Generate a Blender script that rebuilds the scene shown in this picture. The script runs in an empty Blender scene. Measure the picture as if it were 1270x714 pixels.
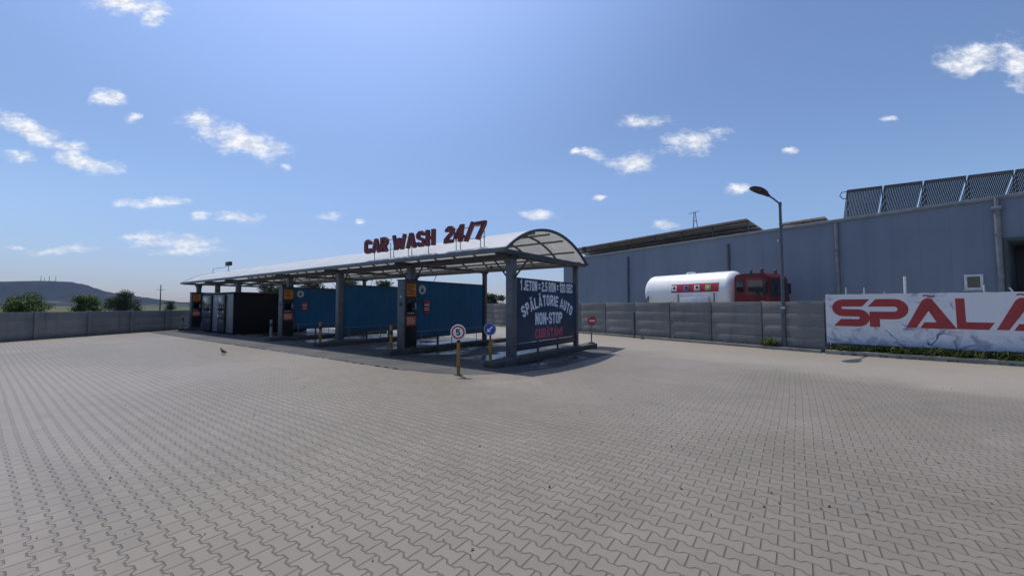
import bpy, bmesh, math, random
from mathutils import Vector, Matrix, noise
R = math.radians
PI = math.pi
SC = bpy.context.scene
COL = SC.collection
rnd = random.Random(11)

# ------------------------------------------------------------------ camera model
F_PX, CX, CY = 485.0, 635.0, 357.0
PITCH = math.atan(22.0 / F_PX)
EYE = 1.7


def ray(px, py):
    a, b = (px - CX) / F_PX, (CY - py) / F_PX
    return Vector((a, math.cos(PITCH) - math.sin(PITCH) * b, math.sin(PITCH) + math.cos(PITCH) * b))


def gp(px, py, z=0.0):
    d = ray(px, py)
    k = (z - EYE) / d.z
    return Vector((d.x * k, d.y * k, z))


def at(px, py, Y):
    d = ray(px, py)
    k = Y / d.y
    return Vector((d.x * k, Y, EYE + d.z * k))


# ------------------------------------------------------------------ materials
class NT:
    def __init__(s, tree):
        s.t = tree
        s.t.nodes.clear()

    def n(s, kind, **kw):
        nd = s.t.nodes.new(kind)
        for k, v in kw.items():
            setattr(nd, k, v)
        return nd

    def link(s, a, b):
        s.t.links.new(a, b)

    def put(s, sock, v):
        if isinstance(v, bpy.types.NodeSocket):
            s.link(v, sock)
        else:
            sock.default_value = v

    def m(s, op, a, b=None, c=None, clamp=False):
        nd = s.n('ShaderNodeMath', operation=op)
        nd.use_clamp = clamp
        s.put(nd.inputs[0], a)
        if b is not None:
            s.put(nd.inputs[1], b)
        if c is not None:
            s.put(nd.inputs[2], c)
        return nd.outputs[0]

    def vm(s, op, a, b=None):
        nd = s.n('ShaderNodeVectorMath', operation=op)
        s.put(nd.inputs[0], a)
        if b is not None:
            s.put(nd.inputs[1], b)
        return nd.outputs['Value'] if op in ('LENGTH', 'DOT_PRODUCT', 'DISTANCE') else nd.outputs[0]

    def mix(s, f, a, b, blend='MIX'):
        nd = s.n('ShaderNodeMix', data_type='RGBA', blend_type=blend)
        s.put(nd.inputs[0], f)
        for i, v in ((6, a), (7, b)):
            if isinstance(v, tuple) and len(v) == 3:
                v = v + (1,)
            s.put(nd.inputs[i], v)
        return nd.outputs[2]

    def ramp(s, f, lo, hi, smooth=True):
        nd = s.n('ShaderNodeMapRange')
        nd.interpolation_type = 'SMOOTHSTEP' if smooth else 'LINEAR'
        s.put(nd.inputs[0], f)
        s.put(nd.inputs[1], lo)
        s.put(nd.inputs[2], hi)
        return nd.outputs[0]

    def noise(s, vec, scale, detail=3, rough=.55, dim='3D'):
        nd = s.n('ShaderNodeTexNoise', noise_dimensions=dim)
        if vec is not None:
            s.put(nd.inputs['Vector'], vec)
        nd.inputs['Scale'].default_value = scale
        nd.inputs['Detail'].default_value = detail
        nd.inputs['Roughness'].default_value = rough
        return nd.outputs['Fac']

    def obj(s):
        return s.n('ShaderNodeTexCoord').outputs['Object']

    def pos(s):
        return s.n('ShaderNodeNewGeometry').outputs['Position']

    def sep(s, v):
        nd = s.n('ShaderNodeSeparateXYZ')
        s.put(nd.inputs[0], v)
        return nd.outputs

    def com(s, x, y, z):
        nd = s.n('ShaderNodeCombineXYZ')
        for i, v in enumerate((x, y, z)):
            s.put(nd.inputs[i], v)
        return nd.outputs[0]

    def bump(s, h, dist, strength=1.0):
        nd = s.n('ShaderNodeBump')
        nd.inputs['Strength'].default_value = strength
        nd.inputs['Distance'].default_value = dist
        s.put(nd.inputs['Height'], h)
        return nd.outputs[0]

    def finish(s, color, rough=.7, metal=0.0, normal=None, spec=.5, coat=0.0):
        b = s.n('ShaderNodeBsdfPrincipled')
        if isinstance(color, tuple) and len(color) == 3:
            color = color + (1,)
        s.put(b.inputs['Base Color'], color)
        s.put(b.inputs['Roughness'], rough)
        s.put(b.inputs['Metallic'], metal)
        b.inputs['Specular IOR Level'].default_value = spec
        b.inputs['Coat Weight'].default_value = coat
        b.inputs['Coat Roughness'].default_value = .08
        if normal is not None:
            s.link(normal, b.inputs['Normal'])
        o = s.n('ShaderNodeOutputMaterial')
        s.link(b.outputs[0], o.inputs['Surface'])
        return b, o


def new_mat(name):
    m = bpy.data.materials.new(name)
    m.use_nodes = True
    return m, NT(m.node_tree)


def plain(name, c, rough=.6, metal=0.0, var=.25, scale=3.0, spec=.5, coat=0.0, bump=0.0):
    """a painted or bare surface with gentle dirt variation of its own"""
    m, t = new_mat(name)
    p = t.obj()
    n1 = t.noise(p, scale, 5, .6)
    n2 = t.noise(p, scale * 9, 3, .6)
    f = t.m('MULTIPLY', t.m('ADD', n1, t.m('MULTIPLY', n2, .4)), 1.0)
    f = t.ramp(f, .45, .95)
    dark = tuple(x * (1 - var) for x in c)
    lite = tuple(min(1, x * (1 + var * .5)) for x in c)
    colr = t.mix(f, dark, lite)
    rr = t.m('ADD', rough - .08, t.m('MULTIPLY', n1, .16))
    t.finish(colr, rr, metal, t.bump(n2, bump) if bump else None, spec, coat)
    return m


M = {}
M['steel_dark'] = plain('galvanised_dark_steel', (.085, .09, .097), .45, .55, .3)
M['steel_grey'] = plain('grey_painted_steel', (.22, .23, .235), .5, .2, .25)
M['column'] = plain('column_paint', (.125, .132, .145), .5, .2, .3)
M['gutter'] = plain('gutter_sheet', (.13, .135, .145), .45, .3, .2)
M['rib'] = plain('rib_steel', (.08, .085, .09), .5, .4, .2)
M['purlin'] = plain('purlin_steel', (.24, .235, .21), .5, .3, .3)
M['concrete'] = plain('concrete', (.30, .295, .28), .9, 0, .35, 1.2, .3, 0, .004)
M['plinth'] = plain('dirty_concrete', (.08, .08, .078), .85, 0, .4, 2.5, .3, 0, .004)
M['kerb'] = plain('kerb_concrete', (.27, .26, .24), .9, 0, .35, 1.6, .3, 0, .004)
M['machine'] = plain('machine_housing', (.095, .10, .106), .5, .1, .25)
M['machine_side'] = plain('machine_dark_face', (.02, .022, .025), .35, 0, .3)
M['black'] = plain('black_plastic', (.012, .012, .014), .5, 0, .3)
M['screen'] = plain('dark_screen', (.008, .01, .014), .12, 0, .1)
M['orange'] = plain('orange_panel', (.62, .20, .035), .5, 0, .25, 6)
M['orange_red'] = plain('orange_red_panel', (.55, .10, .04), .5, 0, .25, 6)
M['white'] = plain('white_paint', (.78, .78, .77), .45, 0, .12)
M['white_dull'] = plain('dull_white_paint', (.6, .6, .6), .6, 0, .2)
M['red'] = plain('red_paint', (.15, .009, .013), .45, 0, .4, 2, .4, .1)
M['sign_red'] = plain('sign_red', (.45, .03, .035), .4, 0, .15)
M['sign_blue'] = plain('sign_blue', (.03, .06, .36), .4, 0, .15)
M['maroon'] = plain('maroon_letter_face', (.15, .008, .014), .45, 0, .3)
M['yellow'] = plain('worn_yellow_paint', (.32, .16, .018), .6, 0, .55, 7)
M['lamp_grey'] = plain('lamp_pole_paint', (.10, .115, .14), .45, .4, .25)
M['wall_sheet'] = None
M['glass_dark'] = plain('dark_glass', (.012, .016, .02), .06, 0, .1, 2, .8)
M['rubber'] = plain('rubber', (.02, .02, .02), .85, 0, .2)
M['tank'] = plain('tank_white', (.84, .84, .83), .38, 0, .06, 1.0, .5, .2)
M['banner_text_red'] = plain('banner_red', (.36, .035, .04), .55, 0, .15)
M['navy_text_white'] = plain('banner_white_print', (.74, .78, .85), .6, 0, .1)
M['navy_text_red'] = plain('banner_red_print', (.62, .10, .16), .6, 0, .15)
M['pv_back'] = plain('solar_panel_back', (.30, .28, .25), .5, 0, .3, 2)
M['pv_face'] = plain('solar_panel_face', (.01, .015, .04), .15, 0, .2, 2)
M['alu'] = plain('aluminium', (.5, .51, .52), .35, .8, .15)
M['tube_glass'] = plain('collector_tube', (.045, .05, .075), .25, .3, .2)
M['bark'] = plain('bark', (.09, .07, .05), .95, 0, .4, 5)
M['pigeon'] = plain('pigeon_feather', (.014, .014, .017), .7, 0, .5, 14)
M['pale_blue'] = plain('pale_blue_panel', (.30, .36, .46), .5, 0, .2)
M['navy_panel'] = plain('navy_panel', (.02, .03, .06), .4, 0, .3)
M['door_grey'] = plain('grey_door', (.2, .205, .22), .5, .1, .25)
M['brown_door'] = plain('brown_door', (.17, .13, .10), .6, 0, .25)
M['bounce_sheet'] = plain('pale_bounce_sheet', (.55, .54, .52), .8, 0, .25)
M['beacon'] = plain('beacon_amber', (.12, .015, .01), .25, 0, .2)
M['emblem_blue'] = plain('emblem_blue', (.12, .17, .35), .5)
M['emblem_green'] = plain('emblem_green', (.3, .36, .12), .5)


def mat_black_wall():
    m, t = new_mat('black_profile_sheet')
    p = t.obj()
    s = t.sep(p)
    w = t.m('SINE', t.m('MULTIPLY', s[1], 2 * PI / .2))
    n = t.noise(p, 2.0, 4)
    c = t.mix(n, (.004, .005, .007), (.009, .010, .013))
    t.finish(c, .6, 0, t.bump(w, .002), .25)
    return m


def mat_blue_sheet():
    m, t = new_mat('blue_wash_bay_sheet')
    p = t.obj()
    s = t.sep(p)
    n = t.noise(p, .9, 4)
    v = t.com(t.m('MULTIPLY', s[0], 6.0), t.m('MULTIPLY', s[1], 6.0), t.m('MULTIPLY', s[2], .6))
    streak = t.noise(v, 1.0, 4, .6)
    c = t.mix(t.ramp(n, .3, .7), (.032, .18, .34), (.045, .22, .39))
    c = t.mix(t.m('MULTIPLY', t.ramp(streak, .55, .8), .3), c, (.10, .17, .22))
    seam = t.m('PINGPONG', t.m('ADD', s[1], .3), .6)
    line = t.ramp(seam, .012, .004)
    c = t.mix(t.m('MULTIPLY', line, .6), c, (.006, .02, .04))
    b = t.n('ShaderNodeBsdfPrincipled')
    t.link(c, b.inputs['Base Color'])
    b.inputs['Roughness'].default_value = .35
    tr = t.n('ShaderNodeBsdfTranslucent')
    t.link(c, tr.inputs['Color'])
    mx = t.n('ShaderNodeMixShader')
    mx.inputs[0].default_value = .45
    t.link(b.outputs[0], mx.inputs[1])
    t.link(tr.outputs[0], mx.inputs[2])
    o = t.n('ShaderNodeOutputMaterial')
    t.link(mx.outputs[0], o.inputs['Surface'])
    return m


def mat_roof():
    m, t = new_mat('opal_polycarbonate')
    p = t.obj()
    n = t.noise(p, .8, 5, .6)
    s = t.sep(p)
    v = t.com(t.m('MULTIPLY', s[0], 5.0), t.m('MULTIPLY', s[1], .5), s[2])
    st = t.noise(v, 1.0, 4, .65)
    c = t.mix(t.ramp(t.m('ADD', t.m('MULTIPLY', n, .5), t.m('MULTIPLY', st, .5)), .38, .68), (.82, .82, .80), (.92, .92, .91))
    d = t.n('ShaderNodeBsdfPrincipled')
    t.link(c, d.inputs['Base Color'])
    d.inputs['Roughness'].default_value = .3
    tr = t.n('ShaderNodeBsdfTranslucent')
    t.link(c, tr.inputs['Color'])
    mx = t.n('ShaderNodeMixShader')
    mx.inputs[0].default_value = .42
    t.link(d.outputs[0], mx.inputs[1])
    t.link(tr.outputs[0], mx.inputs[2])
    o = t.n('ShaderNodeOutputMaterial')
    t.link(mx.outputs[0], o.inputs['Surface'])
    return m


def mat_warehouse():
    m, t = new_mat('blue_grey_sandwich_panel')
    p = t.obj()
    s = t.sep(p)
    n = t.noise(p, .35, 4)
    v = t.com(t.m('MULTIPLY', s[0], 1.6), s[1], t.m('MULTIPLY', s[2], .15))
    st = t.noise(v, 1.0, 4, .6)
    c = t.mix(t.ramp(t.m('ADD', t.m('MULTIPLY', n, .6), t.m('MULTIPLY', st, .4)), .35, .65), (.155, .185, .235), (.19, .22, .27))
    low = t.ramp(t.m('ADD', s[2], t.m('MULTIPLY', st, .8)), 1.6, 1.0)
    c = t.mix(t.m('MULTIPLY', low, .3), c, (.10, .10, .11))
    seam = t.m('PINGPONG', s[0], .5)
    micro = t.m('SINE', t.m('MULTIPLY', s[0], 2 * PI / .1))
    h = t.m('ADD', t.m('MULTIPLY', t.ramp(seam, .0, .012), 1.0), t.m('MULTIPLY', micro, .08))
    line = t.ramp(seam, .01, .003)
    c = t.mix(t.m('MULTIPLY', line, .25), c, (.06, .07, .09))
    t.finish(c, .45, 0, t.bump(h, .004), .4)
    return m


def mat_wall_slab():
    m, t = new_mat('precast_concrete_slab')
    p = t.obj()
    s = t.sep(p)
    n = t.noise(p, .7, 5, .6)
    n2 = t.noise(p, 14, 4, .6)
    v = t.com(t.m('MULTIPLY', s[0], 2.2), s[1], t.m('MULTIPLY', s[2], .25))
    st = t.noise(v, 1.0, 4, .6)
    oi = t.n('ShaderNodeObjectInfo').outputs['Random']
    isl = t.n('ShaderNodeNewGeometry').outputs['Random Per Island']
    c = t.mix(t.ramp(n, .3, .7), (.155, .16, .165), (.24, .24, .235))
    c = t.mix(t.m('MULTIPLY', oi, .35), c, (.31, .305, .29))
    c = t.mix(t.m('MULTIPLY', isl, .4), c, (.13, .132, .135))
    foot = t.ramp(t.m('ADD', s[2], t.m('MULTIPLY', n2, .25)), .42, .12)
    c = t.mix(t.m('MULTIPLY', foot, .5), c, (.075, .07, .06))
    c = t.mix(t.m('MULTIPLY', t.ramp(st, .5, .75), .55), c, (.09, .09, .092))
    c = t.mix(t.m('MULTIPLY', t.ramp(n2, .55, .8), .3), c, (.33, .32, .31))
    wav = t.noise(t.com(t.m('MULTIPLY', s[0], 1.2), s[1], t.m('MULTIPLY', s[2], 16.0)), 1.0, 3)
    h = t.m('ADD', t.m('MULTIPLY', wav, 1.0), t.m('MULTIPLY', n2, .4))
    t.finish(c, .9, 0, t.bump(h, .012), .25)
    return m


def mat_leaf(name, a, b, c3):
    m, t = new_mat(name)
    g = t.n('ShaderNodeNewGeometry')
    rp = g.outputs['Random Per Island']
    n = t.noise(t.obj(), 1.1, 2)
    c = t.mix(t.ramp(n, .35, .65), a, b)
    c = t.mix(t.m('MULTIPLY', rp, .7), c, c3)
    bs = t.n('ShaderNodeBsdfPrincipled')
    t.link(c, bs.inputs['Base Color'])
    bs.inputs['Roughness'].default_value = .55
    bs.inputs['Specular IOR Level'].default_value = .3
    tr = t.n('ShaderNodeBsdfTranslucent')
    t.link(c, tr.inputs['Color'])
    mx = t.n('ShaderNodeMixShader')
    mx.inputs[0].default_value = .3
    t.link(bs.outputs[0], mx.inputs[1])
    t.link(tr.outputs[0], mx.inputs[2])
    o = t.n('ShaderNodeOutputMaterial')
    t.link(mx.outputs[0], o.inputs['Surface'])
    return m


def mat_end_banner():
    m, t = new_mat('navy_banner_print')
    p = t.obj()
    n = t.noise(p, .9, 4)
    f = t.noise(p, 1.3, 6, .7)
    c = t.mix(t.ramp(n, .3, .7), (.008, .022, .055), (.014, .05, .11))
    drop = t.n('ShaderNodeTexVoronoi')
    drop.inputs['Scale'].default_value = 9
    t.link(p, drop.inputs['Vector'])
    k = t.ramp(drop.outputs['Distance'], .12, .05)
    c = t.mix(t.m('MULTIPLY', k, t.m('MULTIPLY', t.ramp(f, .5, .7), .35)), c, (.10, .2, .3))
    t.finish(c, .4, 0, t.bump(n, .03), .5)
    return m


def mat_water_banner():
    """white vinyl printed with blue water splashes along its lower half"""
    m, t = new_mat('white_banner_water_print')
    p = t.obj()
    s = t.sep(p)
    v = t.com(s[0], s[2], 0.0)
    warp = t.n('ShaderNodeTexNoise')
    warp.inputs['Scale'].default_value = 1.1
    warp.inputs['Detail'].default_value = 2
    t.link(v, warp.inputs['Vector'])
    v2 = t.vm('ADD', v, t.vm('MULTIPLY', t.vm('SUBTRACT', warp.outputs['Color'], (.5, .5, .5)), (1.5, 1.3, 0)))
    n1 = t.noise(t.vm('MULTIPLY', v2, (1, 1.5, 1)), .8, 3, .5)
    ln = t.m('ABSOLUTE', t.m('SUBTRACT', n1, .5))
    lines = t.m('MULTIPLY', t.ramp(ln, .034, .008), t.ramp(t.noise(v, 1.9, 2), .34, .52))
    n3 = t.noise(t.vm('MULTIPLY', v2, (1, 1.6, 1)), 2.3, 5, .65)
    lines2 = t.ramp(t.m('ABSOLUTE', t.m('SUBTRACT', n3, .48)), .02, .002)
    area = t.noise(v, .8, 2)
    low = t.m('MULTIPLY', t.ramp(t.m('ADD', s[2], t.m('MULTIPLY', area, .9)), 1.7, 1.15), t.m('ADD', .40, t.m('MULTIPLY', t.ramp(t.noise(v, .62, 2), .40, .54), .60)))
    hi = t.m('MULTIPLY', t.ramp(area, .53, .64), .6)
    mask = t.m('MAXIMUM', low, hi)
    k = t.m('MULTIPLY', mask, t.m('MAXIMUM', lines, t.m('MULTIPLY', lines2, .45)))
    c = t.mix(t.m('MULTIPLY', t.ramp(t.m('ADD', s[2], t.m('MULTIPLY', n1, .5)), 1.0, .5), .75), (.70, .71, .74), (.20, .31, .52))
    c = t.mix(t.m('MULTIPLY', low, t.m('MULTIPLY', t.ramp(n1, .5, .62), .45)), c, (.30, .42, .60))
    c = t.mix(t.m('MULTIPLY', k, .92), c, (.015, .04, .19))
    wr = t.noise(t.com(t.m('MULTIPLY', s[0], 2.2), t.m('MULTIPLY', s[2], .5), 0.0), 1.0, 3)
    t.finish(c, .5, 0, t.bump(wr, .05), .4)
    return m


CW_ANG = math.atan2(-.586, .81)
W_AX = Vector((math.cos(CW_ANG), math.sin(CW_ANG), 0))
V_AX = Vector((-math.sin(CW_ANG), math.cos(CW_ANG), 0))
PL, PWD = .193, .126          # paver length along the canopy, row width


def mat_pavers():
    m, t = new_mat('interlocking_concrete_pavers')
    pos = t.pos()
    xy = t.sep(pos)
    wob = t.noise(pos, .22, 2)
    pw = t.m('ADD', t.vm('DOT_PRODUCT', pos, tuple(W_AX)), t.m('MULTIPLY', wob, .10))
    qw = t.m('ADD', t.vm('DOT_PRODUCT', pos, tuple(V_AX)), t.m('MULTIPLY', wob, -.08))
    p = t.m('DIVIDE', pw, PL)
    q = t.m('DIVIDE', qw, PWD)
    cosv = t.m('COSINE', t.m('MULTIPLY', p, 2 * PI))
    f = t.m('MINIMUM', t.m('MAXIMUM', t.m('MULTIPLY', cosv, 2.2), -1.0), 1.0)
    ms = t.m('ROUND', q)
    par = t.m('MULTIPLY', t.m('FRACT', t.m('MULTIPLY', ms, .5)), 2.0)     # 0 even, 1 odd
    sgn = t.m('SUBTRACT', t.m('MULTIPLY', par, 2.0), 1.0)                  # -1 even, +1 odd
    seam = t.m('ADD', ms, t.m('MULTIPLY', t.m('MULTIPLY', sgn, f), .115))
    dq = t.m('SUBTRACT', q, seam)
    slant = t.m('LESS_THAN', t.m('ABSOLUTE', t.m('MULTIPLY', cosv, 2.2)), 1.0)
    ds = t.m('MULTIPLY', t.m('ABSOLUTE', dq), t.m('SUBTRACT', PWD, t.m('MULTIPLY', slant, PWD * .36)))
    row = t.m('SUBTRACT', ms, t.m('LESS_THAN', dq, 0.0))
    rp = t.m('MULTIPLY', t.m('FRACT', t.m('MULTIPLY', row, .5)), 2.0)
    pp = t.m('ADD', p, t.m('MULTIPLY', rp, .5))
    near = t.m('ROUND', pp)
    de = t.m('MULTIPLY', t.m('ABSOLUTE', t.m('SUBTRACT', pp, near)), PL)
    cell = t.m('FLOOR', pp)
    d = t.m('MINIMUM', ds, de)
    wn = t.n('ShaderNodeTexWhiteNoise', noise_dimensions='3D')
    t.link(t.com(cell, row, 0.0), wn.inputs['Vector'])
    rv = wn.outputs['Value']
    big = t.noise(pos, .09, 4, .6)
    mid = t.noise(pos, .8, 4, .6)
    fine = t.noise(pos, 60, 3, .7)
    grit = t.noise(pos, 260, 2, .7)
    base = t.mix(rv, (.158, .137, .104), (.186, .162, .126))
    base = t.mix(t.m('MULTIPLY', t.ramp(mid, .4, .75), .35), base, (.205, .182, .162))
    base = t.mix(t.ramp(big, .42, .62), base, t.mix(.5, base, (.29, .25, .22)))
    base = t.mix(t.m('MULTIPLY', t.ramp(fine, .45, .75), .22), base, (.14, .125, .112))
    base = t.mix(t.m('MULTIPLY', t.ramp(grit, .58, .75), .25), base, (.36, .33, .30))
    # worn wheel lanes that swing round the canopy, and blotches where dirty water dried
    sw = t.m('ADD', t.vm('DOT_PRODUCT', pos, tuple(V_AX)), t.m('MULTIPLY', t.noise(pos, .07, 2), 3.0))
    lanes = t.ramp(t.m('PINGPONG', sw, 1.05), .22, .02)
    brk = t.ramp(t.noise(pos, .5, 4, .6), .42, .62)
    base = t.mix(t.m('MULTIPLY', t.m('MULTIPLY', lanes, brk), .34), base, (.135, .118, .10))
    blot = t.noise(t.vm('ADD', pos, (7.3, 2.1, 0)), .33, 5, .62)
    base = t.mix(t.m('MULTIPLY', t.ramp(blot, .54, .68), .30), base, (.15, .132, .112))
    base = t.mix(t.m('MULTIPLY', t.ramp(blot, .40, .30), .35), base, (.31, .275, .235))
    odd = t.m('GREATER_THAN', rv, .965)
    base = t.mix(t.m('MULTIPLY', odd, .35), base, (.14, .125, .11))
    # dust and sand that fill the joints in the lane along the concrete wall
    dl = t.m('ADD', t.vm('DOT_PRODUCT', pos, (.829, .559, 0)), t.m('MULTIPLY', mid, 2.0))
    lane = t.ramp(dl, 11.6, 14.2)
    jfill = t.m('MULTIPLY', lane, .8)
    patch = t.m('MULTIPLY', t.ramp(t.noise(pos, .3, 3), .5, .7), .5)
    joint = t.ramp(d, .0036, .0012)
    jw = t.ramp(t.noise(pos, 3.5, 3, .6), .25, .7)
    joint = t.m('MULTIPLY', joint, t.m('ADD', .45, t.m('MULTIPLY', jw, .55)))
    jvis = t.m('MULTIPLY', joint, t.m('SUBTRACT', 1.0, t.m('MAXIMUM', jfill, t.m('MULTIPLY', patch, .6))))
    c = t.mix(t.m('MULTIPLY', lane, .55), base, (.30, .26, .205))
    c = t.mix(t.m('MULTIPLY', jvis, .68), c, (.045, .040, .034))
    # tufts of moss in some joint corners
    corner = t.m('MULTIPLY', t.ramp(ds, .022, .006), t.ramp(de, .022, .006))
    wn2 = t.n('ShaderNodeTexWhiteNoise', noise_dimensions='3D')
    t.link(t.com(near, ms, 3.7), wn2.inputs['Vector'])
    wild = t.ramp(t.noise(pos, .45, 3), .52, .66)
    tuft = t.m('MULTIPLY', corner, t.m('MULTIPLY', t.m('GREATER_THAN', wn2.outputs['Value'], .86), wild))
    c = t.mix(tuft, c, (.03, .03, .018))
    # old oil drips
    oil = t.ramp(t.noise(t.vm('MULTIPLY', pos, (1, 1, 1)), 1.7, 2, .4), .74, .82)
    c = t.mix(t.m('MULTIPLY', oil, .3), c, (.15, .14, .13))
    edge = t.ramp(d, .0015, .0075)
    h = t.m('ADD', t.m('MULTIPLY', edge, t.m('SUBTRACT', 1.0, t.m('MULTIPLY', jfill, .85))), t.m('ADD', t.m('MULTIPLY', rv, .22), t.m('MULTIPLY', fine, .10)))
    t.finish(c, t.m('ADD', .50, t.m('MULTIPLY', mid, .2)), 0, t.bump(h, .007), .5)
    return m


def mat_apron():
    m, t = new_mat('worn_wet_asphalt')
    pos = t.pos()
    big = t.noise(pos, .35, 4, .6)
    mid = t.noise(pos, 2.5, 4, .6)
    fine = t.noise(pos, 70, 3, .7)
    c = t.mix(t.ramp(big, .35, .65), (.055, .057, .06), (.10, .10, .099))
    c = t.mix(t.m('MULTIPLY', t.ramp(mid, .5, .75), .5), c, (.135, .13, .126))
    c = t.mix(t.m('MULTIPLY', fine, .35), c, (.03, .03, .03))
    lq = t.vm('DOT_PRODUCT', pos, tuple(V_AX))
    inside = t.ramp(lq, 8.6, 9.6)
    wet = t.m('MULTIPLY', inside, t.ramp(t.noise(pos, .55, 3), .42, .56))
    c = t.mix(t.m('MULTIPLY', wet, .55), c, (.03, .032, .035))
    rough = t.m('SUBTRACT', .85, t.m('MULTIPLY', wet, .72))
    t.finish(c, rough, 0, t.bump(fine, .002), .4)
    return m


def mat_field():
    m, t = new_mat('dry_grass_field')
    pos = t.pos()
    a = t.noise(pos, .004, 4, .6)
    b = t.noise(pos, .05, 5, .65)
    f = t.noise(pos, 1.5, 4, .7)
    c = t.mix(t.ramp(a, .4, .6), (.05, .068, .02), (.105, .098, .04))
    c = t.mix(t.m('MULTIPLY', t.ramp(b, .4, .65), .6), c, (.05, .075, .022))
    c = t.mix(t.m('MULTIPLY', f, .4), c, (.075, .07, .035))
    t.finish(c, .95, 0, t.bump(f, .05), .2)
    return m


def mat_hill():
    m, t = new_mat('wooded_hill')
    pos = t.pos()
    a = t.noise(pos, .0045, 5, .6)
    b = t.noise(pos, .03, 5, .65)
    z = t.sep(pos)[2]
    c = t.mix(t.ramp(b, .38, .62), (.005, .008, .006), (.017, .022, .014))
    k = t.m('MULTIPLY', t.ramp(a, .52, .62), t.ramp(z, 90, 30))
    c = t.mix(k, c, (.085, .085, .05))
    t.finish(c, .95, 0, t.bump(b, 6.0), .1)
    return m


M['wall_sheet'] = mat_warehouse()
M['blue_sheet'] = mat_blue_sheet()
M['black_wall'] = mat_black_wall()
M['roof'] = mat_roof()
M['slab'] = mat_wall_slab()
M['end_banner'] = mat_end_banner()
M['water_banner'] = mat_water_banner()
M['pavers'] = mat_pavers()
M['apron'] = mat_apron()
M['field'] = mat_field()
M['hill'] = mat_hill()
M['leaf_a'] = mat_leaf('bush_leaf', (.04, .075, .014), (.07, .12, .024), (.12, .16, .038))
M['leaf_b'] = mat_leaf('dark_leaf', (.018, .036, .011), (.032, .055, .016), (.055, .08, .025))
M['weed'] = mat_leaf('weed_leaf', (.05, .075, .015), (.085, .12, .025), (.16, .17, .05))
M['debris'] = plain('dry_leaf_litter', (.05, .04, .028), .9, 0, .5, 20)


# ------------------------------------------------------------------ geometry
class G:
    def __init__(s):
        s.bm = bmesh.new()

    def add(s, verts, faces):
        vs = [s.bm.verts.new(v) for v in verts]
        for f in faces:
            try:
                s.bm.faces.new([vs[i] for i in f])
            except ValueError:
                pass
        return s

    def box(s, x0, x1, y0, y1, z0, z1, bev=0.0, mat=None):
        t = bmesh.new()
        bmesh.ops.create_cube(t, size=1.0)
        bmesh.ops.scale(t, vec=(x1 - x0, y1 - y0, z1 - z0), verts=t.verts)
        if bev:
            bmesh.ops.bevel(t, geom=list(t.edges), offset=bev, segments=2, affect='EDGES', profile=.5)
        bmesh.ops.translate(t, vec=((x0 + x1) / 2, (y0 + y1) / 2, (z0 + z1) / 2), verts=t.verts)
        if mat is not None:
            bmesh.ops.transform(t, matrix=mat, verts=t.verts)
        s.merge(t)
        return s

    def merge(s, t):
        t.verts.index_update()
        s.add([v.co.copy() for v in t.verts], [[v.index for v in f.verts] for f in t.faces])
        t.free()

    def tube(s, pts, r, n=10, cap=True):
        """r is a number or one radius per point"""
        pts = [Vector(p) for p in pts]
        rs = r if isinstance(r, (list, tuple)) else [r] * len(pts)
        verts, faces = [], []
        d0 = (pts[1] - pts[0]).normalized()
        ref = Vector((0, 0, 1)) if abs(d0.z) < .9 else Vector((1, 0, 0))
        for i, p in enumerate(pts):
            a = pts[max(i - 1, 0)]
            b = pts[min(i + 1, len(pts) - 1)]
            d = (b - a).normalized()
            u = (ref - d * ref.dot(d)).normalized()
            w = d.cross(u)
            ref = u
            for k in range(n):
                an = 2 * PI * k / n
                verts.append(p + (u * math.cos(an) + w * math.sin(an)) * rs[i])
        for i in range(len(pts) - 1):
            for k in range(n):
                k2 = (k + 1) % n
                faces.append((i * n + k, i * n + k2, (i + 1) * n + k2, (i + 1) * n + k))
        if cap:
            faces.append(tuple(range(n - 1, -1, -1)))
            faces.append(tuple((len(pts) - 1) * n + k for k in range(n)))
        return s.add(verts, faces)

    def lathe(s, prof, axis='Z', n=24, c=(0, 0, 0)):
        """prof: list of (radius, height)"""
        verts, faces = [], []
        for r, h in prof:
            for k in range(n):
                a = 2 * PI * k / n
                p = (r * math.cos(a), r * math.sin(a), h)
                if axis == 'X':
                    p = (p[2], p[0], p[1])
                elif axis == 'Y':
                    p = (p[1], p[2], p[0])
                verts.append(Vector(p) + Vector(c))
        for i in range(len(prof) - 1):
            for k in range(n):
                k2 = (k + 1) % n
                faces.append((i * n + k, i * n + k2, (i + 1) * n + k2, (i + 1) * n + k))
        faces.append(tuple(range(n - 1, -1, -1)))
        faces.append(tuple((len(prof) - 1) * n + k for k in range(n)))
        return s.add(verts, faces)

    def prism(s, poly, fn, d):
        """poly: 2D outline; fn(a, b, h) -> point; extruded from h=0 to h=d"""
        n = len(poly)
        verts = [fn(a, b, 0) for a, b in poly] + [fn(a, b, d) for a, b in poly]
        faces = [tuple(range(n - 1, -1, -1)), tuple(range(n, 2 * n))]
        faces += [(i, (i + 1) % n, n + (i + 1) % n, n + i) for i in range(n)]
        return s.add(verts, faces)

    def build(s, name, mat, parent=None, smooth=True, loc=None, rot=0.0):
        bmesh.ops.recalc_face_normals(s.bm, faces=s.bm.faces)
        me = bpy.data.meshes.new(name)
        s.bm.to_mesh(me)
        s.bm.free()
        if smooth:
            me.polygons.foreach_set('use_smooth', [True] * len(me.polygons))
            me.set_sharp_from_angle(angle=R(32))
        me.materials.append(M[mat] if isinstance(mat, str) else mat)
        o = bpy.data.objects.new(name, me)
        COL.objects.link(o)
        if parent is not None:
            o.parent = parent
        if loc is not None:
            o.location = loc
        o.rotation_euler.z = rot
        return o


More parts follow.
